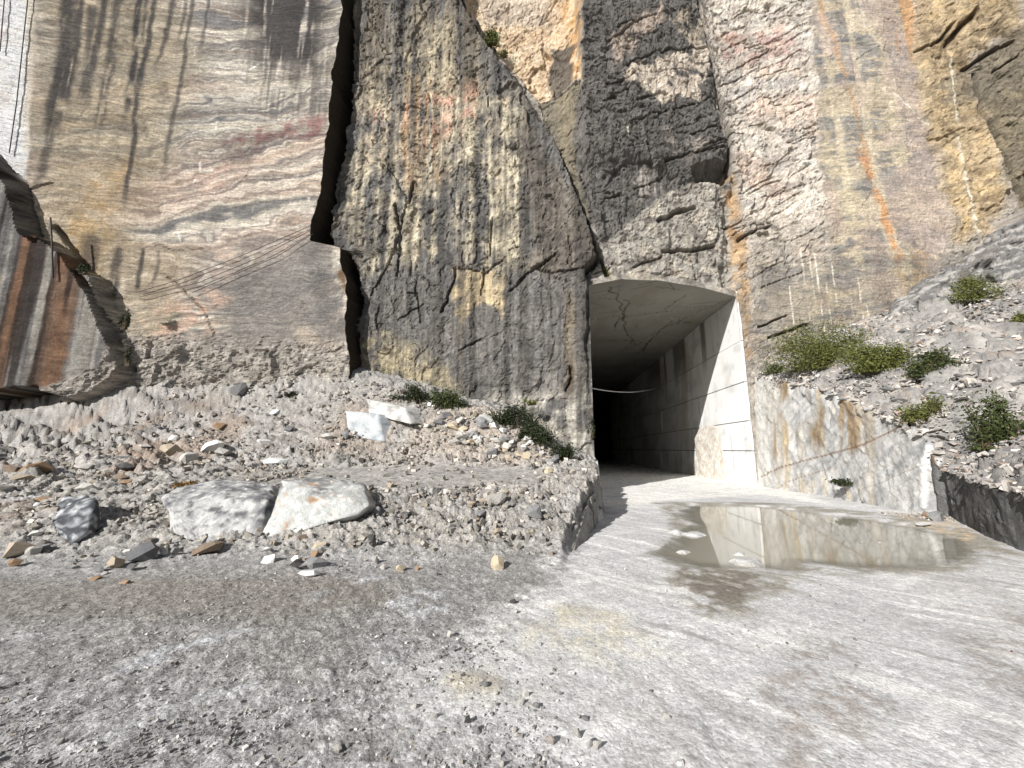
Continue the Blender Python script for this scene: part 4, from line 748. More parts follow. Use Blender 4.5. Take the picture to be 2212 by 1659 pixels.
L_ = [  # x, y, width, height, tone, label
 (79, 1012, 80, 32, 'orange', 'large rust brown layered block in the row of slabs at the far left'), (19, 1015, 40, 24, 'brown', 'dark brown block at the left edge beside the large rust block'),
 (36, 1033, 52, 15, 'tan', 'flat tan slab under the rust brown block at far left'), (76, 1032, 30, 10, 'yellow', 'small yellowish stone below the middle of the rust brown block'),
 (217, 991, 40, 20, 'white', 'angular white slab at the left end of the rubble row'), (262, 991, 40, 16, 'pale', 'pale slab just right of the angular white slab'),
 (278, 1008, 68, 18, 'dark', 'long dark slab lying under the two pale slabs'), (186, 1009, 62, 14, 'pale', 'long pale grey slab left of the long dark slab'),
 (367, 972, 60, 34, 'tan', 'large tan block with orange stains on the left talus'), (376, 947, 22, 16, 'white', 'small bright white stone resting above the large tan block'),
 (407, 988, 36, 25, 'pale', 'rounded cream stone right of the large tan block'), (316, 963, 42, 11, 'pale', 'thin pale slab left of the large tan block'),
 (262, 1032, 46, 20, 'brown', 'dark brown stone in the hollow under the long dark slab'), (272, 1040, 26, 12, 'orange', 'rusty stone in front of the dark brown hollow'),
 (190, 1052, 48, 21, 'pale', 'pale oval stone on top of the dark veined boulder'), (256, 1060, 18, 13, 'pink', 'small pinkish stone right of the pale oval stone'),
 (95, 1078, 36, 10, 'orange', 'flat orange stone left of the dark veined boulder'), (123, 1069, 24, 13, 'pink', 'pinkish grey stone touching the flat orange stone'),
 (81, 1090, 15, 11, 'white', 'small white stone below the flat orange stone'), (77, 1152, 28, 13, 'white', 'white sliver left below the dark veined boulder'),
 (32, 1189, 62, 34, 'tan', 'big tan and grey flat boulder at the lower left edge'), (31, 1215, 30, 17, 'orange', 'orange stone under the big tan boulder at the left edge'),
 (71, 1190, 28, 20, 'pale', 'pale grey stone right of the big tan boulder'), (95, 1182, 24, 12, 'grey', 'tilted grey shard beside the pale grey stone'),
 (250, 1214, 42, 32, 'tan', 'rounded tan stone leaning against the smooth slate slab'), (306, 1194, 64, 44, 'slate', 'smooth dark grey slate slab standing on its edge'),
 (273, 1190, 15, 8, 'white', 'tiny white chip above the slate slab'), (214, 1231, 30, 14, 'grey', 'grey stone with pale end left of the rounded tan stone'),
 (286, 1226, 26, 20, 'grey', 'grey wedge stone below the slate slab'), (206, 1250, 30, 8, 'orange', 'flat orange chip on fine gravel at left'),
 (269, 1258, 24, 11, 'orange', 'bright rust stone alone on the fine gravel'), (357, 1188, 34, 22, 'pale', 'pale stone right of the slate slab'), (377, 1192, 28, 24, 'grey', 'grey angular stone below the left white boulder'),
 (445, 1184, 78, 24, 'brown', 'long brown slab at the foot of the left white boulder'), (580, 1209, 32, 20, 'white', 'white shard below the left tip of the right boulder'),
 (577, 1186, 23, 10, 'white', 'thin white flake above the white shard'), (591, 1172, 15, 12, 'tan', 'small tan stone under the right boulder'), (623, 1161, 18, 14, 'tan', 'rounded tan stone against the right boulder foot'),
 (690, 1178, 32, 15, 'yellow', 'bright yellow oblong stone below the right boulder'), (679, 1196, 20, 17, 'orange', 'orange brown stone under the yellow oblong stone'), (702, 1199, 15, 12, 'pink', 'small pink stone right of the orange brown stone'),
 (638, 1207, 22, 14, 'white', 'white stone sitting on a dark brown stone'), (642, 1221, 38, 26, 'dark', 'dark angular stone below the white capped pile'), (684, 1218, 46, 24, 'grey', 'grey stone right of the dark angular stone'),
 (666, 1240, 48, 18, 'white', 'long white stone lowest in the pile under the right boulder'), (671, 1156, 20, 16, 'pale', 'pale stone tucked under the right boulder edge'), (654, 1160, 24, 12, 'brown', 'brown splinter under the right boulder edge'),
 (803, 1164, 28, 26, 'dark', 'dark stone casting a short shadow on the mound slope'), (815, 1104, 22, 22, 'grey', 'grey stone at the right corner of the right boulder'), (809, 1209, 22, 20, 'pale', 'pale stone on the lower mound slope'), (828, 1225, 16, 13, 'pale', 'small pale stone beneath the pale slope stone'),
 (868, 1228, 30, 15, 'yellow', 'yellow orange stone at the foot of the mound'), (902, 1229, 13, 11, 'orange', 'small orange stone beside the yellow orange one'), (841, 1048, 18, 14, 'tan', 'tan stone at the top edge of the mound'),
 (1074, 1217, 34, 36, 'yellow', 'cream stone standing upright on the gravel before the mound'), (1154, 1106, 46, 32, 'grey', 'angular grey rock near the sawn mound edge'), (1068, 1076, 56, 30, 'pale', 'pale veined rock on top of the mound'),
 (920, 1092, 19, 14, 'yellow', 'small yellow stone on the mound'), (1010, 1091, 24, 14, 'tan', 'tan stone between the small yellow stone and pale rock'), (938, 1239, 26, 15, 'grey', 'grey stone on the gravel left of the cream stone'),
 (1108, 1301, 17, 14, 'dark', 'dark pebble between gravel and pale floor'), (1116, 1322, 15, 11, 'pale', 'pale pebble below the dark pebble'), (974, 1371, 18, 14, 'pale', 'pale pebble at the left border of the pale floor'), (982, 1402, 18, 14, 'grey', 'blue grey pebble at the left border of the pale floor'),
 (888, 1446, 15, 12, 'pale', 'small pebble on the gravel near the yellowish patch'), (1046, 1478, 20, 13, 'grey', 'grey pebble on the pale floor centre'), (1136, 1500, 17, 13, 'pale', 'pale pebble, upper one of a pair on the floor'), (1124, 1517, 20, 14, 'pale', 'pale pebble, lower one of a pair on the floor'),
 (1266, 1606, 32, 25, 'white', 'largest rounded white stone on the floor at the bottom'), (1292, 1612, 24, 22, 'pale', 'rounded pale stone right of the largest white stone'), (1246, 1584, 26, 24, 'pale', 'pale stone behind the largest white stone'), (1188, 1600, 24, 22, 'pink', 'pinkish stone left of the three rounded stones'),
 (1158, 1524, 17, 14, 'grey', 'blue grey pebble below the pair of pebbles'), (1010, 1555, 22, 18, 'dark', 'dark grey stone in the coarse gravel'), (1030, 1575, 24, 18, 'grey', 'round grey stone below the dark grey gravel stone'), (938, 1548, 24, 17, 'pale', 'pale round stone in the coarse gravel'),
 (726, 1616, 30, 20, 'pale', 'whitish stone in coarse gravel at bottom'), (748, 1611, 17, 14, 'grey', 'grey stone touching the whitish gravel stone'), (1082, 1650, 15, 14, 'pale', 'pale stone cut by the bottom of the picture'), (1249, 1549, 13, 12, 'pale', 'small pebble, left of two beside each other'), (1264, 1553, 18, 13, 'grey', 'small grey pebble, right of two beside each other'), (892, 1526, 20, 15, 'pale', 'pale pebble at the upper rim of the coarse gravel'),
 (1610, 1361, 17, 10, 'white', 'lone white pebble on the pale floor right of centre'), (1441, 1548, 22, 13, 'pale', 'flat pale pebble half sunk in the floor'), (1470, 1649, 22, 13, 'white', 'white pebble at the bottom edge'), (2186, 1408, 7, 6, 'red', 'tiny dark red stone on the floor at right'),
 (1992, 1133, 46, 9, 'white', 'thin white flat stone at the right end of the puddle'), (2028, 1117, 36, 26, 'grey', 'dark grey stone in front of the dark sawn wall'), (2003, 1112, 26, 14, 'orange', 'rusty stone left of the dark grey stone by the wall'),
 (845, 925, 12, 14, 'pale', 'small pale stone in the gap under the upper marble block'), (928, 871, 10, 15, 'white', 'small white shard standing behind the marble blocks'), (924, 922, 22, 15, 'pale', 'pale stone right of the upper marble block'), (960, 897, 30, 17, 'grey', 'grey stone right of the marble blocks'),
 (980, 956, 28, 20, 'pale', 'cream stone on the track side below the shrub'), (998, 938, 14, 22, 'pale', 'narrow upright stone next to the cream stone'), (746, 941, 30, 18, 'grey', 'grey lump below the lower marble block'), (703, 944, 38, 18, 'pale', 'pale lump left below the lower marble block'),
 (459, 965, 52, 30, 'white', 'long white sawn stone tilted up on the left talus'), (484, 980, 44, 26, 'pale', 'cream stone in front of the long white sawn stone'), (569, 954, 30, 15, 'white', 'flat white stone on the talus right of the long white one'), (594, 890, 22, 14, 'white', 'small white stone high on the left talus'),
 (475, 920, 32, 14, 'orange', 'orange brown stone above the long white sawn stone'), (626, 928, 28, 22, 'grey', 'grey stone on the talus left of the marble blocks'), (601, 995, 66, 15, 'white', 'long low white slab beside the gravel track'), (302, 932, 32, 10, 'grey', 'flat grey stone at the cliff foot'), (508, 841, 46, 34, 'grey', 'dark grey boulder lodged under the sawn wall'), (522, 883, 14, 10, 'grey', 'small grey stone beneath the lodged boulder')]
for a in L_:
    big = a[2] > 55
    stone(a[0], a[1], a[2], a[3], a[4], a[5])
nst = len(L_)
def scatter(poly, n, smin, smax, tones, place, group, flat=.6):
    P = np.array(poly, float); c_ = 0; tries = 0
    while c_ < n and tries < 4000:
        tries += 1; px_ = random.uniform(P[:, 0].min(), P[:, 0].max()); py_ = random.uniform(P[:, 1].min(), P[:, 1].max())
        if sd_poly(np.array([px_]), np.array([py_]), poly)[0] < 0: continue
        s_ = smin+(smax-smin)*random.random()**2; t_ = random.choice(tones)
        word = {'white': 'white', 'pale': 'pale', 'grey': 'grey', 'dark': 'dark', 'tan': 'tan', 'orange': 'rust coloured', 'brown': 'brown', 'pink': 'pinkish', 'yellow': 'cream', 'slate': 'slate grey'}[t_]
        f_ = (px_-P[:, 0].min())/(P[:, 0].max()-P[:, 0].min()); g_ = (py_-P[:, 1].min())/(P[:, 1].max()-P[:, 1].min())
        side = ('left', 'middle', 'right')[min(2, int(f_*3))]; ht = 'upper' if g_ < .5 else 'lower'; q_ = (s_-smin)/(smax-smin); siz = 'tiny' if q_ < .08 else ('small' if q_ < .35 else 'larger')
        stone(px_, py_, s_, s_*random.uniform(.4, .8)*(1 if flat > .5 else .6), t_, '%s %s stone %s, %s %s part' % (siz, word, place, ht, side), siz+' '+word+' stones '+group+', '+ht+' '+side, tilt=.5, flat=flat*1.2, rz=random.uniform(0, 3)); c_ += 1
scatter([(930, 900), (1010, 880), (1090, 930), (1200, 965), (1262, 1030), (1240, 1050), (1150, 1010), (1000, 965)], 72, 15, 40, ['pale', 'pale', 'pale', 'yellow', 'tan', 'grey', 'white'], 'on the mound crest beside the tunnel', 'on the mound crest', .8)
scatter([(280, 940), (430, 900), (700, 900), (740, 960), (560, 1000), (300, 1000)], 30, 9, 24, ['pale', 'grey', 'grey', 'tan', 'pink'], 'on the left talus', 'on the left talus')
scatter([(120, 1170), (420, 1160), (420, 1215), (180, 1245)], 28, 8, 20, ['pale', 'grey', 'grey', 'dark', 'tan'], 'around the slate slab', 'around the slate slab')
scatter([(560, 1160), (720, 1150), (960, 1180), (960, 1235), (760, 1240), (580, 1230)], 26, 8, 18, ['pale', 'grey', 'tan', 'pink', 'grey'], 'below the right boulder', 'below the right boulder')
scatter([(830, 1050), (1180, 1060), (1180, 1180), (850, 1150)], 22, 12, 38, ['pale', 'grey', 'grey', 'tan'], 'on the mound before the terrace', 'on the mound')
scatter([(0, 960), (300, 950), (260, 1100), (0, 1100)], 24, 12, 36, ['grey', 'brown', 'orange', 'pale', 'dark'], 'among the slabs at the far left', 'among the far left slabs')

# ---- uncountable rubble and gravel: joined stones
def rubble(name, pts, sizes, tone_fn, seed, mat, flat=(.4, .8)):
    rn = np.random.RandomState(seed); n = len(pts)
    base = np.array([[1, 0, 0], [-1, 0, 0], [0, 1, 0], [0, -1, 0], [0, 0, 1], [0, 0, -1]], float)*.5
    tri = np.array([[0, 2, 4], [2, 1, 4], [1, 3, 4], [3, 0, 4], [2, 0, 5], [1, 2, 5], [3, 1, 5], [0, 3, 5]])
    cube = np.array([[a, b_, c] for a in (-1, 1) for b_ in (-1, 1) for c in (-1, 1)], float)*.36
    V = np.repeat(cube[None], n, 0)*(1+.5*(rn.rand(n, 8, 1)-.4))+.12*(rn.rand(n, 8, 3)-.5)
    q = np.array([[0, 1, 3, 2], [4, 6, 7, 5], [0, 4, 5, 1], [2, 3, 7, 6], [0, 2, 6, 4], [1, 5, 7, 3]])
    sc = sizes[:, None]*np.stack([np.ones(n), rn.uniform(.5, 1, n), rn.uniform(*flat, n)], 1)
    V = V*sc[:, None, :]
    ax = rn.randn(n, 3); ax[:, 2] *= 3; ax /= np.linalg.norm(ax, axis=1)[:, None]; an = rn.rand(n)*6.28; K_ = np.zeros((n, 3, 3))
    K_[:, 0, 1] = -ax[:, 2]; K_[:, 0, 2] = ax[:, 1]; K_[:, 1, 0] = ax[:, 2]; K_[:, 1, 2] = -ax[:, 0]; K_[:, 2, 0] = -ax[:, 1]; K_[:, 2, 1] = ax[:, 0]
    Rm = np.eye(3)[None]+np.sin(an)[:, None, None]*K_+(1-np.cos(an))[:, None, None]*(K_@K_)
    V = np.einsum('nij,nkj->nki', Rm, V)+pts[:, None, :]
    Fc = (q[None]+8*np.arange(n)[:, None, None]).reshape(-1, 4); c_ = np.repeat(tone_fn(rn, n)[:, None, :], 8, 1).reshape(-1, 3)
    o = mesh_np(name, V.reshape(-1, 3), Fc, mat, c_, smooth=False); tag(o, kind='stuff'); return o
M_grav = rock_mat('gravel_stone', fine=.2, bump=.4, dist=.004, scale=8)
def tones(cs, wts):
    cs = np.array(cs); wts = np.array(wts)/sum(wts)
    return lambda rn, n: cs[rn.choice(len(cs), n, p=wts)]*rn.uniform(.7, 1.25, (n, 1))
GREY = tones([C(150, 147, 143), C(175, 173, 170), C(120, 118, 116), C(152, 145, 134), C(205, 203, 198)], [5, 4, 3, 1, 2])
WARM = tones([C(164, 158, 148), C(138, 134, 129), C(178, 172, 162), C(152, 141, 128), C(108, 102, 96), C(208, 200, 188)], [4, 4, 3, 1.5, 2, 1.5])
rn = np.random.RandomState(3)
def gpts(n, fn_xy, size_fn, dens=None, sink=.25):
    X_, Y_ = fn_xy(n); keep = np.ones(len(X_), bool) if dens is None else rn.rand(len(X_)) < dens(X_, Y_)
    X_, Y_ = X_[keep], Y_[keep]; s = size_fn(X_, Y_); h = ground_h(X_, Y_); return np.stack([X_, Y_, h+s*sink*.5], 1), s
# foreground gravel, denser near and to the left
def fxy(n): 
    r_ = 1.9*np.exp(rn.rand(n)*math.log(3.6)); a = R(1)*(rn.rand(n)*96-62); return r_*np.sin(a), r_*np.cos(a)
def gdens(X_, Y_):
    u_ = sst(-.4, .5, (X_+.55+.10*fbm(X_*2, Y_*2, 3, 3)*4)*-1+ (3.2-Y_)*.45+.2); cl = sst(-.3, .4, fbm(X_*1.1, Y_*1.1, 6, 3)); return np.clip(u_*(.35+.65*cl)+.05, 0, 1)
p_, s_ = gpts(26000, fxy, lambda X_, Y_: .009+.026*rn.rand(len(X_))**4, gdens); rubble('gravel', p_, s_, GREY, 1, M_grav)
def fx2(n): return rn.uniform(-16, 1.2, n), rn.uniform(5.3, 15.8, n)
def d2(X_, Y_):
    tr = sst(-.2, .2, sd_poly(X_, Y_, [(-6.8, 8.9), (-3, 9), (-.4, 9.6), (.2, 11.2), (-1, 12.2), (-4, 12), (-7, 12)])); on = sst(.04, .25, ground_h(X_, Y_)); return on*(1-.93*tr)*(.25+.75*sst(-.3, .3, fbm(X_*.9, Y_*.9, 4, 3)))*np.where(X_ < -9, .5, 1)
p_, s_ = gpts(30000, fx2, lambda X_, Y_: (.022+.15*rn.rand(len(X_))**5)*(.6+.05*Y_), d2, .3); rubble('rubble', p_, s_, WARM, 2, M_grav)
n = 9000; yv = rn.uniform(7, 19.8, n); sv = 16*rn.rand(n)**1.4; bx_, bz_ = bank_prof(yv, sv); kp = bx_ < 26
s_ = (.05+.20*rn.rand(n)**3)[kp]; p_ = np.stack([bx_, yv, bz_], 1)[kp]; p_[:, 2] += s_*.1+.05
BANKT = tones([C(178, 172, 166), C(150, 148, 146), C(204, 198, 190), C(172, 156, 142), C(120, 118, 118)], [4, 4, 3, 1.2, 2])
o_ = rubble('slope_rubble', p_, s_, BANKT, 3, M_grav, (.25, .5))
n = 500; yv = rn.uniform(10.8, 11.9, n); p_ = np.stack([rn.uniform(8.6, 10, n), yv, np.zeros(n)], 1); s_ = .02+.07*rn.rand(n)**3
rubble('wall_foot_rubble', p_, s_, WARM, 5, M_grav)

# larger slabs lying on the right slope, one by one
for i in range(60):
    for _ in range(50):
        px_, py_ = random.uniform(1690, 2210), random.uniform(620, 1040)
        if py_ > 760-(px_-1690)*.22 and py_ < 830+(px_-1690)*.42: break
    t_ = random.choice(['pale', 'pale', 'grey', 'grey', 'pink']); word = {'pale': 'pale', 'grey': 'grey', 'pink': 'pinkish'}[t_]
    s_ = random.uniform(12, 36); o = stone(px_, py_, s_, s_*.3, t_, '%s flat %s slab on the rubble slope, %s %s the large shrub' % (('short' if s_ < 24 else 'long'), word, ('beside' if px_ < 1900 else ('right of' if px_ < 2060 else 'far right of')), ('and above' if py_ < 760 else 'and below')), '%s %s slabs on the right slope %d %d' % (('short' if s_ < 24 else 'long'), word, int(px_ >= 1900)+int(px_ >= 2060), py_ < 760), flat=.8, tilt=.3, name='rock_slab')

# ================================================================== BOULDERS
def boulder(name, top, front, back_dy, z_drop, label, colf, seed, sub=5, amp=.05, cat='boulder'):
    """front: outline (X,Z) facing the viewer with its Y; extruded back with taper"""
    bm = bmesh.new()
    for (X_, Y_, Z_) in top: bm.verts.new((X_, Y_, Z_))
    bmesh.ops.convex_hull(bm, input=bm.verts)
    for v in [v for v in bm.verts if not v.link_faces]: bm.verts.remove(v)
    bmesh.ops.triangulate(bm, faces=bm.faces)
    for _ in range(sub): bmesh.ops.subdivide_edges(bm, edges=[e for e in bm.edges if e.calc_length() > .09], cuts=1, use_grid_fill=True); bmesh.ops.triangulate(bm, faces=bm.faces)
    bm.normal_update(); sv_ = Vector((seed*3.1, seed*1.7, 0))
    ns = [v.normal.copy() for v in bm.verts]
    for v, n_ in zip(bm.verts, ns):
        c_ = v.co+sv_; v.co += n_*(amp*1.3*mnoise.fractal(c_*1.8, 1, 2, 4)+amp*.22*mnoise.fractal(c_*9, .8, 2, 4))
    cen = sum((v.co for v in bm.verts), Vector())/len(bm.verts)
    for v in bm.verts: v.co -= cen
    me = bpy.data.meshes.new(name); bm.to_mesh(me); bm.free()
    for p in me.polygons: p.use_smooth = True
    a = me.color_attributes.new('Col', 'FLOAT_COLOR', 'POINT'); cs = []
    for v in me.vertices: cs.extend((*colf(v.co, sv_), 1))
    a.data.foreach_set('color', cs); me.materials.append(M_boulder)
    o = bpy.data.objects.new(name, me); COL.objects.link(o); o.location = cen; tag(o, label, cat); return o
def pz(x_, y_, Y_):
    r = ray(x_, y_); t = Y_/r[1]; return (r[0]*t, Y_, HC+r[2]*t)
def off(p, dx, dy, dz_): return (p[0]+dx, p[1]+dy, p[2]+dz_)
def mixc(a, b, f): f = max(0, min(1, f)); return tuple(float(a[i]*(1-f)+b[i]*f) for i in range(3))
def col_b1(p, s_):
    n_ = mnoise.fractal((p+s_)*3, .8, 2, 5); k = p.z*1.1+n_*.7+.3*p.x-.12; c_ = mixc(C(200, 200, 198), C(140, 141, 144), k*2.2+.25)
    return mixc(mixc(c_, C(225, 224, 221), (mnoise.fractal((p+s_)*9, .7, 2, 4)-.12)*3), C(112, 112, 114), (mnoise.fractal((p+s_)*6, .6, 2, 5)-.15)*2.0)
_Y = hit(460, 1172)[0].y-6.3; _pz = pz
def pz(a, b_, c_): return _pz(a, b_, c_+_Y)
f1_ = [pz(350, 1075, 6.75), pz(372, 1140, 6.45), pz(405, 1168, 6.3), pz(450, 1176, 6.3), pz(520, 1172, 6.45), pz(553, 1155, 6.6), pz(575, 1080, 7.0), pz(560, 1062, 7.3), pz(380, 1052, 7.2)]
bk1 = [pz(440, 1040, 7.7), pz(592, 1045, 8.0), pz(510, 1036, 8.0)]
boulder('boulder', f1_+bk1+[off(f1_[4], .4, .9, -.1), off(f1_[5], .2, 1.3, 0), off(f1_[2], -.5, 1, -.1)], None, 0, 0, 'large rounded white and grey boulder, left of the two side by side', col_b1, 1, amp=.05)
def col_b2(p, s_):
    n_ = mnoise.fractal((p+s_)*2.5, .8, 2, 4); c_ = mixc(C(204, 206, 203), C(136, 136, 137), (p.z*1.6+n_*.7-.35)*2)
    c_ = mixc(c_, C(176, 142, 108), (mnoise.fractal((p+s_+Vector((4, 0, 2)))*4, .7, 2, 3)-.3)*2); return mixc(c_, C(236, 235, 230), (mnoise.fractal((p+s_)*8, .7, 2, 4)-.1)*2)
_Y = hit(640, 1153)[0].y-6.85
f2_ = [pz(608, 1038, 7.45), pz(572, 1150, 6.85), pz(575, 1160, 6.8), pz(635, 1152, 6.85), pz(670, 1140, 6.9), pz(740, 1112, 7.15), pz(775, 1110, 7.2), pz(799, 1092, 7.35), pz(770, 1058, 7.8), pz(785, 1045, 8.1), pz(700, 1036, 7.9)]
boulder('boulder', f2_+[off(f2_[0], .2, 1.0, 0), off(f2_[1], .5, 1.5, -.2), off(f2_[6], 0, 1.2, -.1), off(f2_[3], .2, 1.2, -.3)], None, 0, 0, 'large flat faced white boulder with tan stain, right of the pair', col_b2, 2, amp=.035)
def col_b3(p, s_):
    return mixc(C(88, 91, 96), C(206, 208, 210), (mnoise.fractal(Vector((p.x*5+p.z*4, p.y*5, p.z*12-p.x*3))+s_, .6, 2, 5))*2.4+.1)
_Y = hit(160, 1165)[0].y-6.4-.1
f3_ = [pz(112, 1130, 6.5), pz(118, 1160, 6.4), pz(160, 1168, 6.4), pz(185, 1152, 6.5), pz(206, 1092, 6.9), pz(190, 1070, 7.1), pz(140, 1072, 7.2), pz(120, 1100, 6.8)]
boulder('boulder', f3_+[off(f3_[3], -.1, .5, 0), off(f3_[1], -.2, .7, -.1)], None, 0, 0, 'dark blue grey boulder with white veins at the left', col_b3, 3, amp=.08)
pz = _pz
def slabblock(name, p0, ex, ey, ez, label, cmain, cside, seed, amp=.03):
    """sawn block: p0 lower left front corner, three edge vectors"""
    pts = [Vector(p0)+ex*a+ey*b+ez*c for a in (0, 1) for b in (0, 1) for c in (0, 1)]; rn_ = random.Random(seed)
    pts = [p+Vector((rn_.uniform(-.03, .03), rn_.uniform(-.03, .03), rn_.uniform(-.03, .03))) for p in pts]
    def cf(p, s_): return mixc(cmain, cside, (mnoise.fractal((p+s_)*3, .8, 2, 4)-.05)*2)
    return boulder(name, [tuple(p) for p in pts], None, 0, 0, label, cf, seed, sub=4, amp=amp, cat='stone block')
_Y = hit(795, 930)[0].y-12.45-.12; pz = lambda a, b_, c_: _pz(a, b_, c_+_Y)
A = Vector(pz(754, 925, 12.6)); B = Vector(pz(826, 935, 12.3)); D_ = Vector(pz(746, 887, 12.9))
slabblock('marble_block', A-(D_-A)*.45, B-A, Vector((.50, .9, .0)), (D_-A)*1.45, 'lower of two white marble blocks, half buried on the talus', C(196, 199, 201), C(160, 167, 172), 4)
_Y = hit(840, 925)[0].y-12.45
A = Vector(pz(797, 896, 12.75)); B = Vector(pz(888, 916, 12.2)); D_ = Vector(pz(790, 863, 13.2))
slabblock('marble_block', A, B-A, Vector((.42, .85, .05)), D_-A, 'upper white marble block lying tilted across the lower one', C(208, 207, 203), C(160, 158, 153), 5)
pz = _pz
# sawn pale faces that hold the right edge of the mound
M_edge = rock_mat('sawn_edge_rock', attr=False, base=(.36, .35, .32), base2=(.24, .235, .22), fine=.25, bump=.5, scale=2)
def edge_slab(pts, th_, label):
    bm = bmesh.new(); P = [Vector(p) for p in pts]; n_ = (P[1]-P[0]).cross(P[3]-P[0]).normalized()
    for p in P: bm.verts.new(p); bm.verts.new(p-n_*th_)
    bmesh.ops.convex_hull(bm, input=bm.verts); bmesh.ops.subdivide_edges(bm, edges=bm.edges, cuts=6, use_grid_fill=True)
    for v in bm.verts: v.co += Vector((n_.x*.07, n_.y*.07, .05))*mnoise.fractal(v.co*2.4, .8, 2, 5)
    o = bm_obj('sawn_slab', bm, M_edge); tag(o, label, 'rock slab'); return o
def g3(x_, y_, z_): a = gnd(x_, y_, z_); return (a[0], a[1], z_)
edge_slab([(.30, 6.75, -.1), (.90, 9.05, -.1), (.80, 9.05, .60), (.20, 6.95, .10)], .45, 'pale sawn slab edging the mound, the nearer one with the pointed foot')
edge_slab([(.97, 9.15, -.1), (1.44, 11.6, -.1), (1.34, 11.6, .80), (.86, 9.15, .62)], .45, 'pale sawn slab edging the mound next to the tunnel mouth')
# rock outcrops on the slope at far right
def col_oc(p, s_): return mixc(C(112, 111, 110), C(172, 169, 165), (mnoise.fractal(Vector((p.x*1.5+p.z*1.2, p.y*1.5, p.z*4-p.x*1.6))+s_, .7, 2, 5))*2.2+.25)
def outcrop(px, Yk, dyb, label, seed, amp):
    pts = [_pz(a, b_, Yk+c) for a, b_, c in px]; pts += [off(p, dyb[0], dyb[1], dyb[2]) for p in pts]
    boulder('rock_outcrop', pts, None, 0, 0, label, col_oc, seed, sub=6, amp=amp, cat='rock outcrop')
outcrop([(2232, 470, 0), (2196, 482, .2), (2148, 528, .4), (2142, 588, 0), (2180, 640, -.5), (2300, 640, -.8), (2320, 470, -.3)], 18.2, (.8, 3, .3), 'tall grey rock outcrop at the right edge rising above the rubble', 31, .22)
outcrop([(2146, 560, .6), (2105, 555, .6), (2040, 590, .3), (1985, 640, 0), (1992, 705, -.4), (2060, 700, -.6), (2130, 640, -.4)], 18.4, (.4, 2.5, .2), 'low grey outcrop left of the tall one with rubble at its foot', 32, .22)
outcrop([(2000, 620, .3), (1960, 650, .2), (1925, 690, 0), (1950, 722, -.4), (2010, 712, -.5)], 18.7, (.3, 1.5, .2), 'small reddish grey outcrop at the lower end of the outcrop row', 33, .15)

# ================================================================== PLANTS
def plant_mat(name, c1, c2):
    m = bpy.data.materials.new(name); m.use_nodes = True; t = m.node_tree; b = t.nodes['Principled BSDF']
    n_ = t.nodes.new('ShaderNodeTexNoise'); n_.inputs['Scale'].default_value = 9; n_.inputs['Detail'].default_value = 4; tc = t.nodes.new('ShaderNodeTexCoord'); t.links.new(tc.outputs['Object'], n_.inputs[0])
    r_ = t.nodes.new('ShaderNodeValToRGB'); r_.color_ramp.elements[0].position = .35; r_.color_ramp.elements[1].position = .65; r_.color_ramp.elements[0].color = (*c1, 1); r_.color_ramp.elements[1].color = (*c2, 1)
    t.links.new(n_.outputs['Fac'], r_.inputs[0]); t.links.new(r_.outputs[0], b.inputs['Base Color']); b.inputs['Roughness'].default_value = .6; b.inputs['Specular IOR Level'].default_value = .3
    return m
PL = {'olive': plant_mat('olive_leaves', (.060, .075, .018), (.18, .19, .05)), 'green': plant_mat('green_leaves', (.030, .045, .014), (.095, .115, .038)), 'dark': plant_mat('dark_leaves', (.014, .024, .010), (.045, .058, .022)), 'dry': plant_mat('dry_stalks', (.22, .13, .05), (.42, .28, .12)), 'twig': plant_mat('twigs', (.10, .07, .045), (.16, .12, .08))}
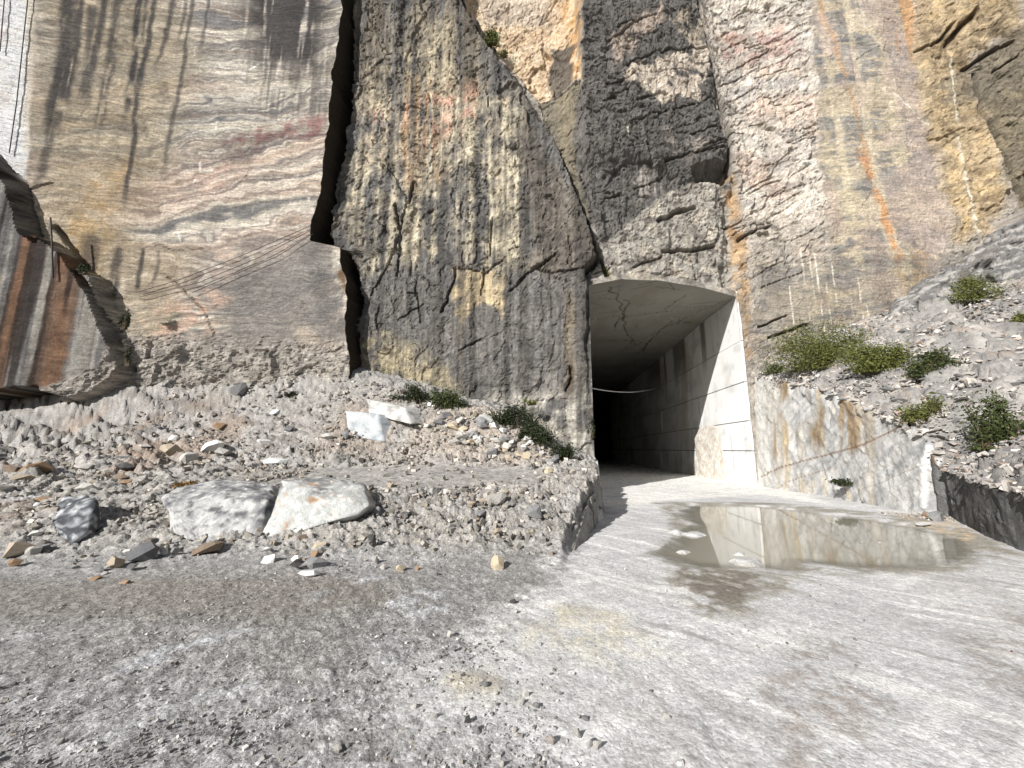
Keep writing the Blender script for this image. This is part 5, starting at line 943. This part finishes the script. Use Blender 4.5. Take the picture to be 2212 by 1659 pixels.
def shrub(center, wx_, hz_, dy_, leaf, nlf, label, seed, tone='green', group=None, cl=26, spiky=0., twigs=26):
    """root Empty with twigs and small leaves spread in clumps through an uneven crown"""
    rn_ = np.random.RandomState(seed); root = empty('shrub', center); tag(root, label, 'shrub', group)
    cc_ = rn_.randn(cl, 3); cc_ /= np.linalg.norm(cc_, axis=1)[:, None]; cc_ *= (rn_.rand(cl, 1)**.5); cc_ *= np.array([wx_*.42, dy_*.4, hz_*.40]); cc_[:, 2] = np.abs(cc_[:, 2])*1.3+hz_*.05
    k = np.minimum((rn_.rand(nlf)**1.5*cl).astype(int), cl-1); pos = cc_[k]+rn_.randn(nlf, 3)*np.array([wx_*.10, dy_*.11, hz_*.12])*(.6+.8*rn_.rand(nlf, 1)**2)
    pos[:, 2] = np.maximum(pos[:, 2], -.05)
    d1 = rn_.randn(nlf, 3); d1[:, 2] = np.abs(d1[:, 2])*.8+spiky*2; d1 /= np.linalg.norm(d1, axis=1)[:, None]; d2 = np.cross(d1, rn_.randn(nlf, 3)); d2 /= np.linalg.norm(d2, axis=1)[:, None]
    s_ = leaf*(.5+rn_.rand(nlf, 1)); V = np.stack([pos-d1*s_, pos+d2*s_*.38, pos+d1*s_, pos-d2*s_*.38], 1).reshape(-1, 3)
    mesh_np('foliage', V, np.arange(nlf*4).reshape(-1, 4), PL[tone], parent=root, smooth=False)
    V = []; Fq = []
    for i in range(twigs):
        a = np.array([rn_.uniform(-.2, .2)*wx_, rn_.uniform(-.2, .2)*dy_, -.08]); b_ = cc_[i % cl]*rn_.uniform(.9, 1.5); m_ = (a+b_)/2+rn_.randn(3)*.06*wx_
        w_ = .010+.010*rn_.rand(); pr = None
        for j, (p_, ww) in enumerate(((a, w_), (m_, w_*.7), (b_, w_*.3))):
            ring = [p_+np.array([math.cos(q_)*ww, math.sin(q_)*ww, 0]) for q_ in (0, 2.1, 4.2)]; n0 = len(V); V += ring
            if pr is not None:
                for q_ in range(3): Fq.append([pr+q_, pr+(q_+1) % 3, n0+(q_+1) % 3, n0+q_])
            pr = n0
    mesh_np('stem', np.array(V), np.array(Fq), PL['twig'], parent=root, smooth=False)
    return root
def shrub_px(x_, y_, wpx, hpx, nlf, label, seed, tone, leaf=.045, cliffY=None, **k):
    if cliffY is None: p, t = hit(x_, y_+hpx*.42)
    else:
        q = pz(x_, y_+hpx*.42, cliffY); p = Vector(q); t = cliffY/ray(x_, y_)[1]
    return shrub(p, wpx*t/F*1.25, hpx*t/F*1.55, wpx*t/F*.5, leaf*1.0, int(nlf*2.0), label, seed, tone, **k)
shrub_px(1785, 752, 200, 100, 7000, 'large low olive green shrub on the ledge above the stained wall', 1, 'olive', cl=44)
shrub_px(1900, 775, 135, 62, 3600, 'medium olive shrub with a yellowish patch right of the large one', 2, 'olive', cl=26)
shrub_px(1680, 795, 62, 28, 900, 'small green shrub at the tunnel side of the ledge', 3, 'green', cl=12)
shrub_px(2020, 785, 110, 55, 1300, 'sparse dark green shrub among the rocks of the slope', 4, 'green', cl=18)
shrub_px(2112, 622, 95, 62, 1900, 'dense green shrub high on the slope under the outcrop', 5, 'olive', cl=22)
shrub_px(1995, 885, 90, 60, 900, 'thin twiggy shrub with a bright tuft on the slope', 6, 'olive', cl=16, twigs=60)
shrub_px(2155, 918, 120, 110, 2200, 'loose open shrub at the right edge above the dark wall', 7, 'green', cl=34, twigs=70)
shrub_px(2203, 690, 36, 24, 350, 'little shrub cut by the right edge of the picture', 8, 'olive', cl=8)
shrub_px(895, 853, 90, 34, 1500, 'green shrub behind the marble blocks, left part of the row', 9, 'dark', cl=16)
shrub_px(962, 862, 75, 44, 1600, 'green shrub behind the marble blocks, right part of the row', 10, 'green', cl=16)
shrub_px(1105, 900, 80, 50, 1600, 'dark shrub at the cliff foot, highest of three stepping down to the tunnel', 11, 'dark', cl=18)
shrub_px(1155, 935, 80, 50, 1500, 'dark shrub at the cliff foot, middle of three stepping down to the tunnel', 12, 'dark', cl=16)
shrub_px(1215, 978, 60, 34, 800, 'dark shrub at the cliff foot, lowest of three near the tunnel mouth', 13, 'dark', cl=12)
shrub_px(1145, 865, 22, 16, 160, 'tiny olive tuft on the cliff face left of the tunnel', 14, 'olive', cliffY=15.9, cl=4)
shrub_px(758, 575, 30, 30, 220, 'small dark plant in the mouth of the lower slot', 15, 'dark', cliffY=17.3, cl=6)
shrub_px(1062, 75, 40, 50, 800, 'small bush growing at the top of the diagonal edge', 16, 'olive', cliffY=16.5, leaf=.06, cl=12)
shrub_px(1090, 110, 30, 26, 200, 'thin twiggy growth on the diagonal edge below the small bush', 17, 'olive', cliffY=16.4, cl=6)
shrub_px(800, 783, 36, 16, 200, 'small plant on the rubble heap below the slot', 18, 'green', cl=6)
shrub_px(630, 850, 30, 14, 200, 'flat weed on the talus below the sawn wall', 19, 'dark', cl=6)
shrub_px(268, 690, 20, 44, 300, 'grass clump hanging at the rim of the brown stained face, upper', 20, 'dark', cliffY=13.5, cl=6)
shrub_px(275, 770, 22, 40, 260, 'grass clump hanging at the rim of the brown stained face, lower', 21, 'dark', cliffY=13.8, cl=6)
shrub_px(180, 580, 36, 20, 240, 'grass clump on the upper rim of the brown stained face', 22, 'dark', cliffY=12.6, cl=6)
shrub_px(1278, 925, 14, 40, 60, 'thin dark plant hanging at the left jamb of the tunnel', 24, 'dark', cliffY=16.4, cl=7, leaf=.05, twigs=8)
shrub_px(1820, 1040, 40, 14, 220, 'brown green grass tuft in a hollow of the sawn low wall', 25, 'dark', cl=8, cliffY=14.5)
shrub_px(400, 1049, 48, 9, 260, 'tuft of dry orange grass above the left white boulder', 26, 'dry', leaf=.07, cl=8, twigs=4)
shrub_px(1310, 582, 16, 36, 120, 'thin plant in the crack above the tunnel mouth', 27, 'olive', cliffY=17.0, cl=5, twigs=4)

# ================================================================== CABLES, ROPE
def mat_plain(name, c_, rough_=.6):
    m = bpy.data.materials.new(name); m.use_nodes = True; b = m.node_tree.nodes['Principled BSDF']; b.inputs['Base Color'].default_value = (*c_, 1); b.inputs['Roughness'].default_value = rough_; return m
M_cable = mat_plain('black_cable', (.02, .02, .02)); M_rope = mat_plain('pale_cable', (.55, .54, .5))
def tube(name, pts, rad, mat, label, cat, group=None):
    cu = bpy.data.curves.new(name, 'CURVE'); cu.dimensions = '3D'; cu.bevel_depth = rad; cu.bevel_resolution = 1
    sp = cu.splines.new('POLY'); sp.points.add(len(pts)-1)
    for i, p in enumerate(pts): sp.points[i].co = (*p, 1)
    o0 = bpy.data.objects.new(name, cu); me = bpy.data.meshes.new_from_object(o0); me.materials.clear(); me.materials.append(mat); bpy.data.objects.remove(o0)
    o = bpy.data.objects.new(name, me); COL.objects.link(o); tag(o, label, cat, group); return o
def onL(x_, y_, off_=.09):
    r = ray(x_, y_); Y = 15.
    for _ in range(60): Y += .5*(np.interp(r[0]/r[1]*Y, *YL)-off_-Y)
    return (r[0]/r[1]*Y, float(Y), HC+r[2]/r[1]*Y)
def cab(pts, rad, mat, label, cat, off_=.09, name='cable', offf=None):
    pp = []
    for (a, b_) in zip(pts[:-1], pts[1:]):
        for k in range(8): pp.append((a[0]+(b_[0]-a[0])*k/8, a[1]+(b_[1]-a[1])*k/8))
    pp.append(pts[-1]); return tube(name, [onL(*p, off_ if offf is None else offf(p[1])) for p in pp], rad, mat, label, cat)
cab([(668, 489), (520, 553), (380, 607), (300, 630)], .013, M_cable, 'uppermost of three black cables fanning left from the slot', 'cable', .10)
cab([(672, 497), (560, 556), (430, 610), (300, 642)], .013, M_cable, 'middle of three black cables fanning left from the slot', 'cable', .12)
cab([(676, 505), (600, 553), (490, 600), (415, 632)], .013, M_cable, 'lowest and shortest of three black cables fanning left from the slot', 'cable', .14)
cab([(62, -20), (52, 70), (36, 220), (20, 330)], .02, M_cable, 'black cable hanging down the white strip at top left', 'cable', .10)
cab([(11, -20), (4, 60), (0, 110)], .02, M_cable, 'short black cable at the very left of the white strip', 'cable', .10)
cab([(109, 470), (112, 520), (114, 600)], .03, M_cable, 'thick black pipe running down beside the brown stained face', 'pipe', .82, 'drain_pipe')
def rope_pts():
    a = Vector((XL, 18.2, HC+ray(1272, 837)[2]/ray(1272, 837)[1]*18.2)); r = ray(1432, 832); t = XR/r[0]; b_ = Vector((XR, r[1]*t, HC+r[2]*t))
    return [tuple(a.lerp(b_, k/24)-Vector((0, 0, 1.1*4*(k/24)*(1-k/24)*.35))) for k in range(25)]
tube('hose', rope_pts(), .025, M_rope, 'pale line strung across the tunnel mouth below the ceiling', 'hose')
print('objects', len(bpy.data.objects), 'tris', sum(len(o.data.polygons) for o in bpy.data.objects if o.type == 'MESH'))
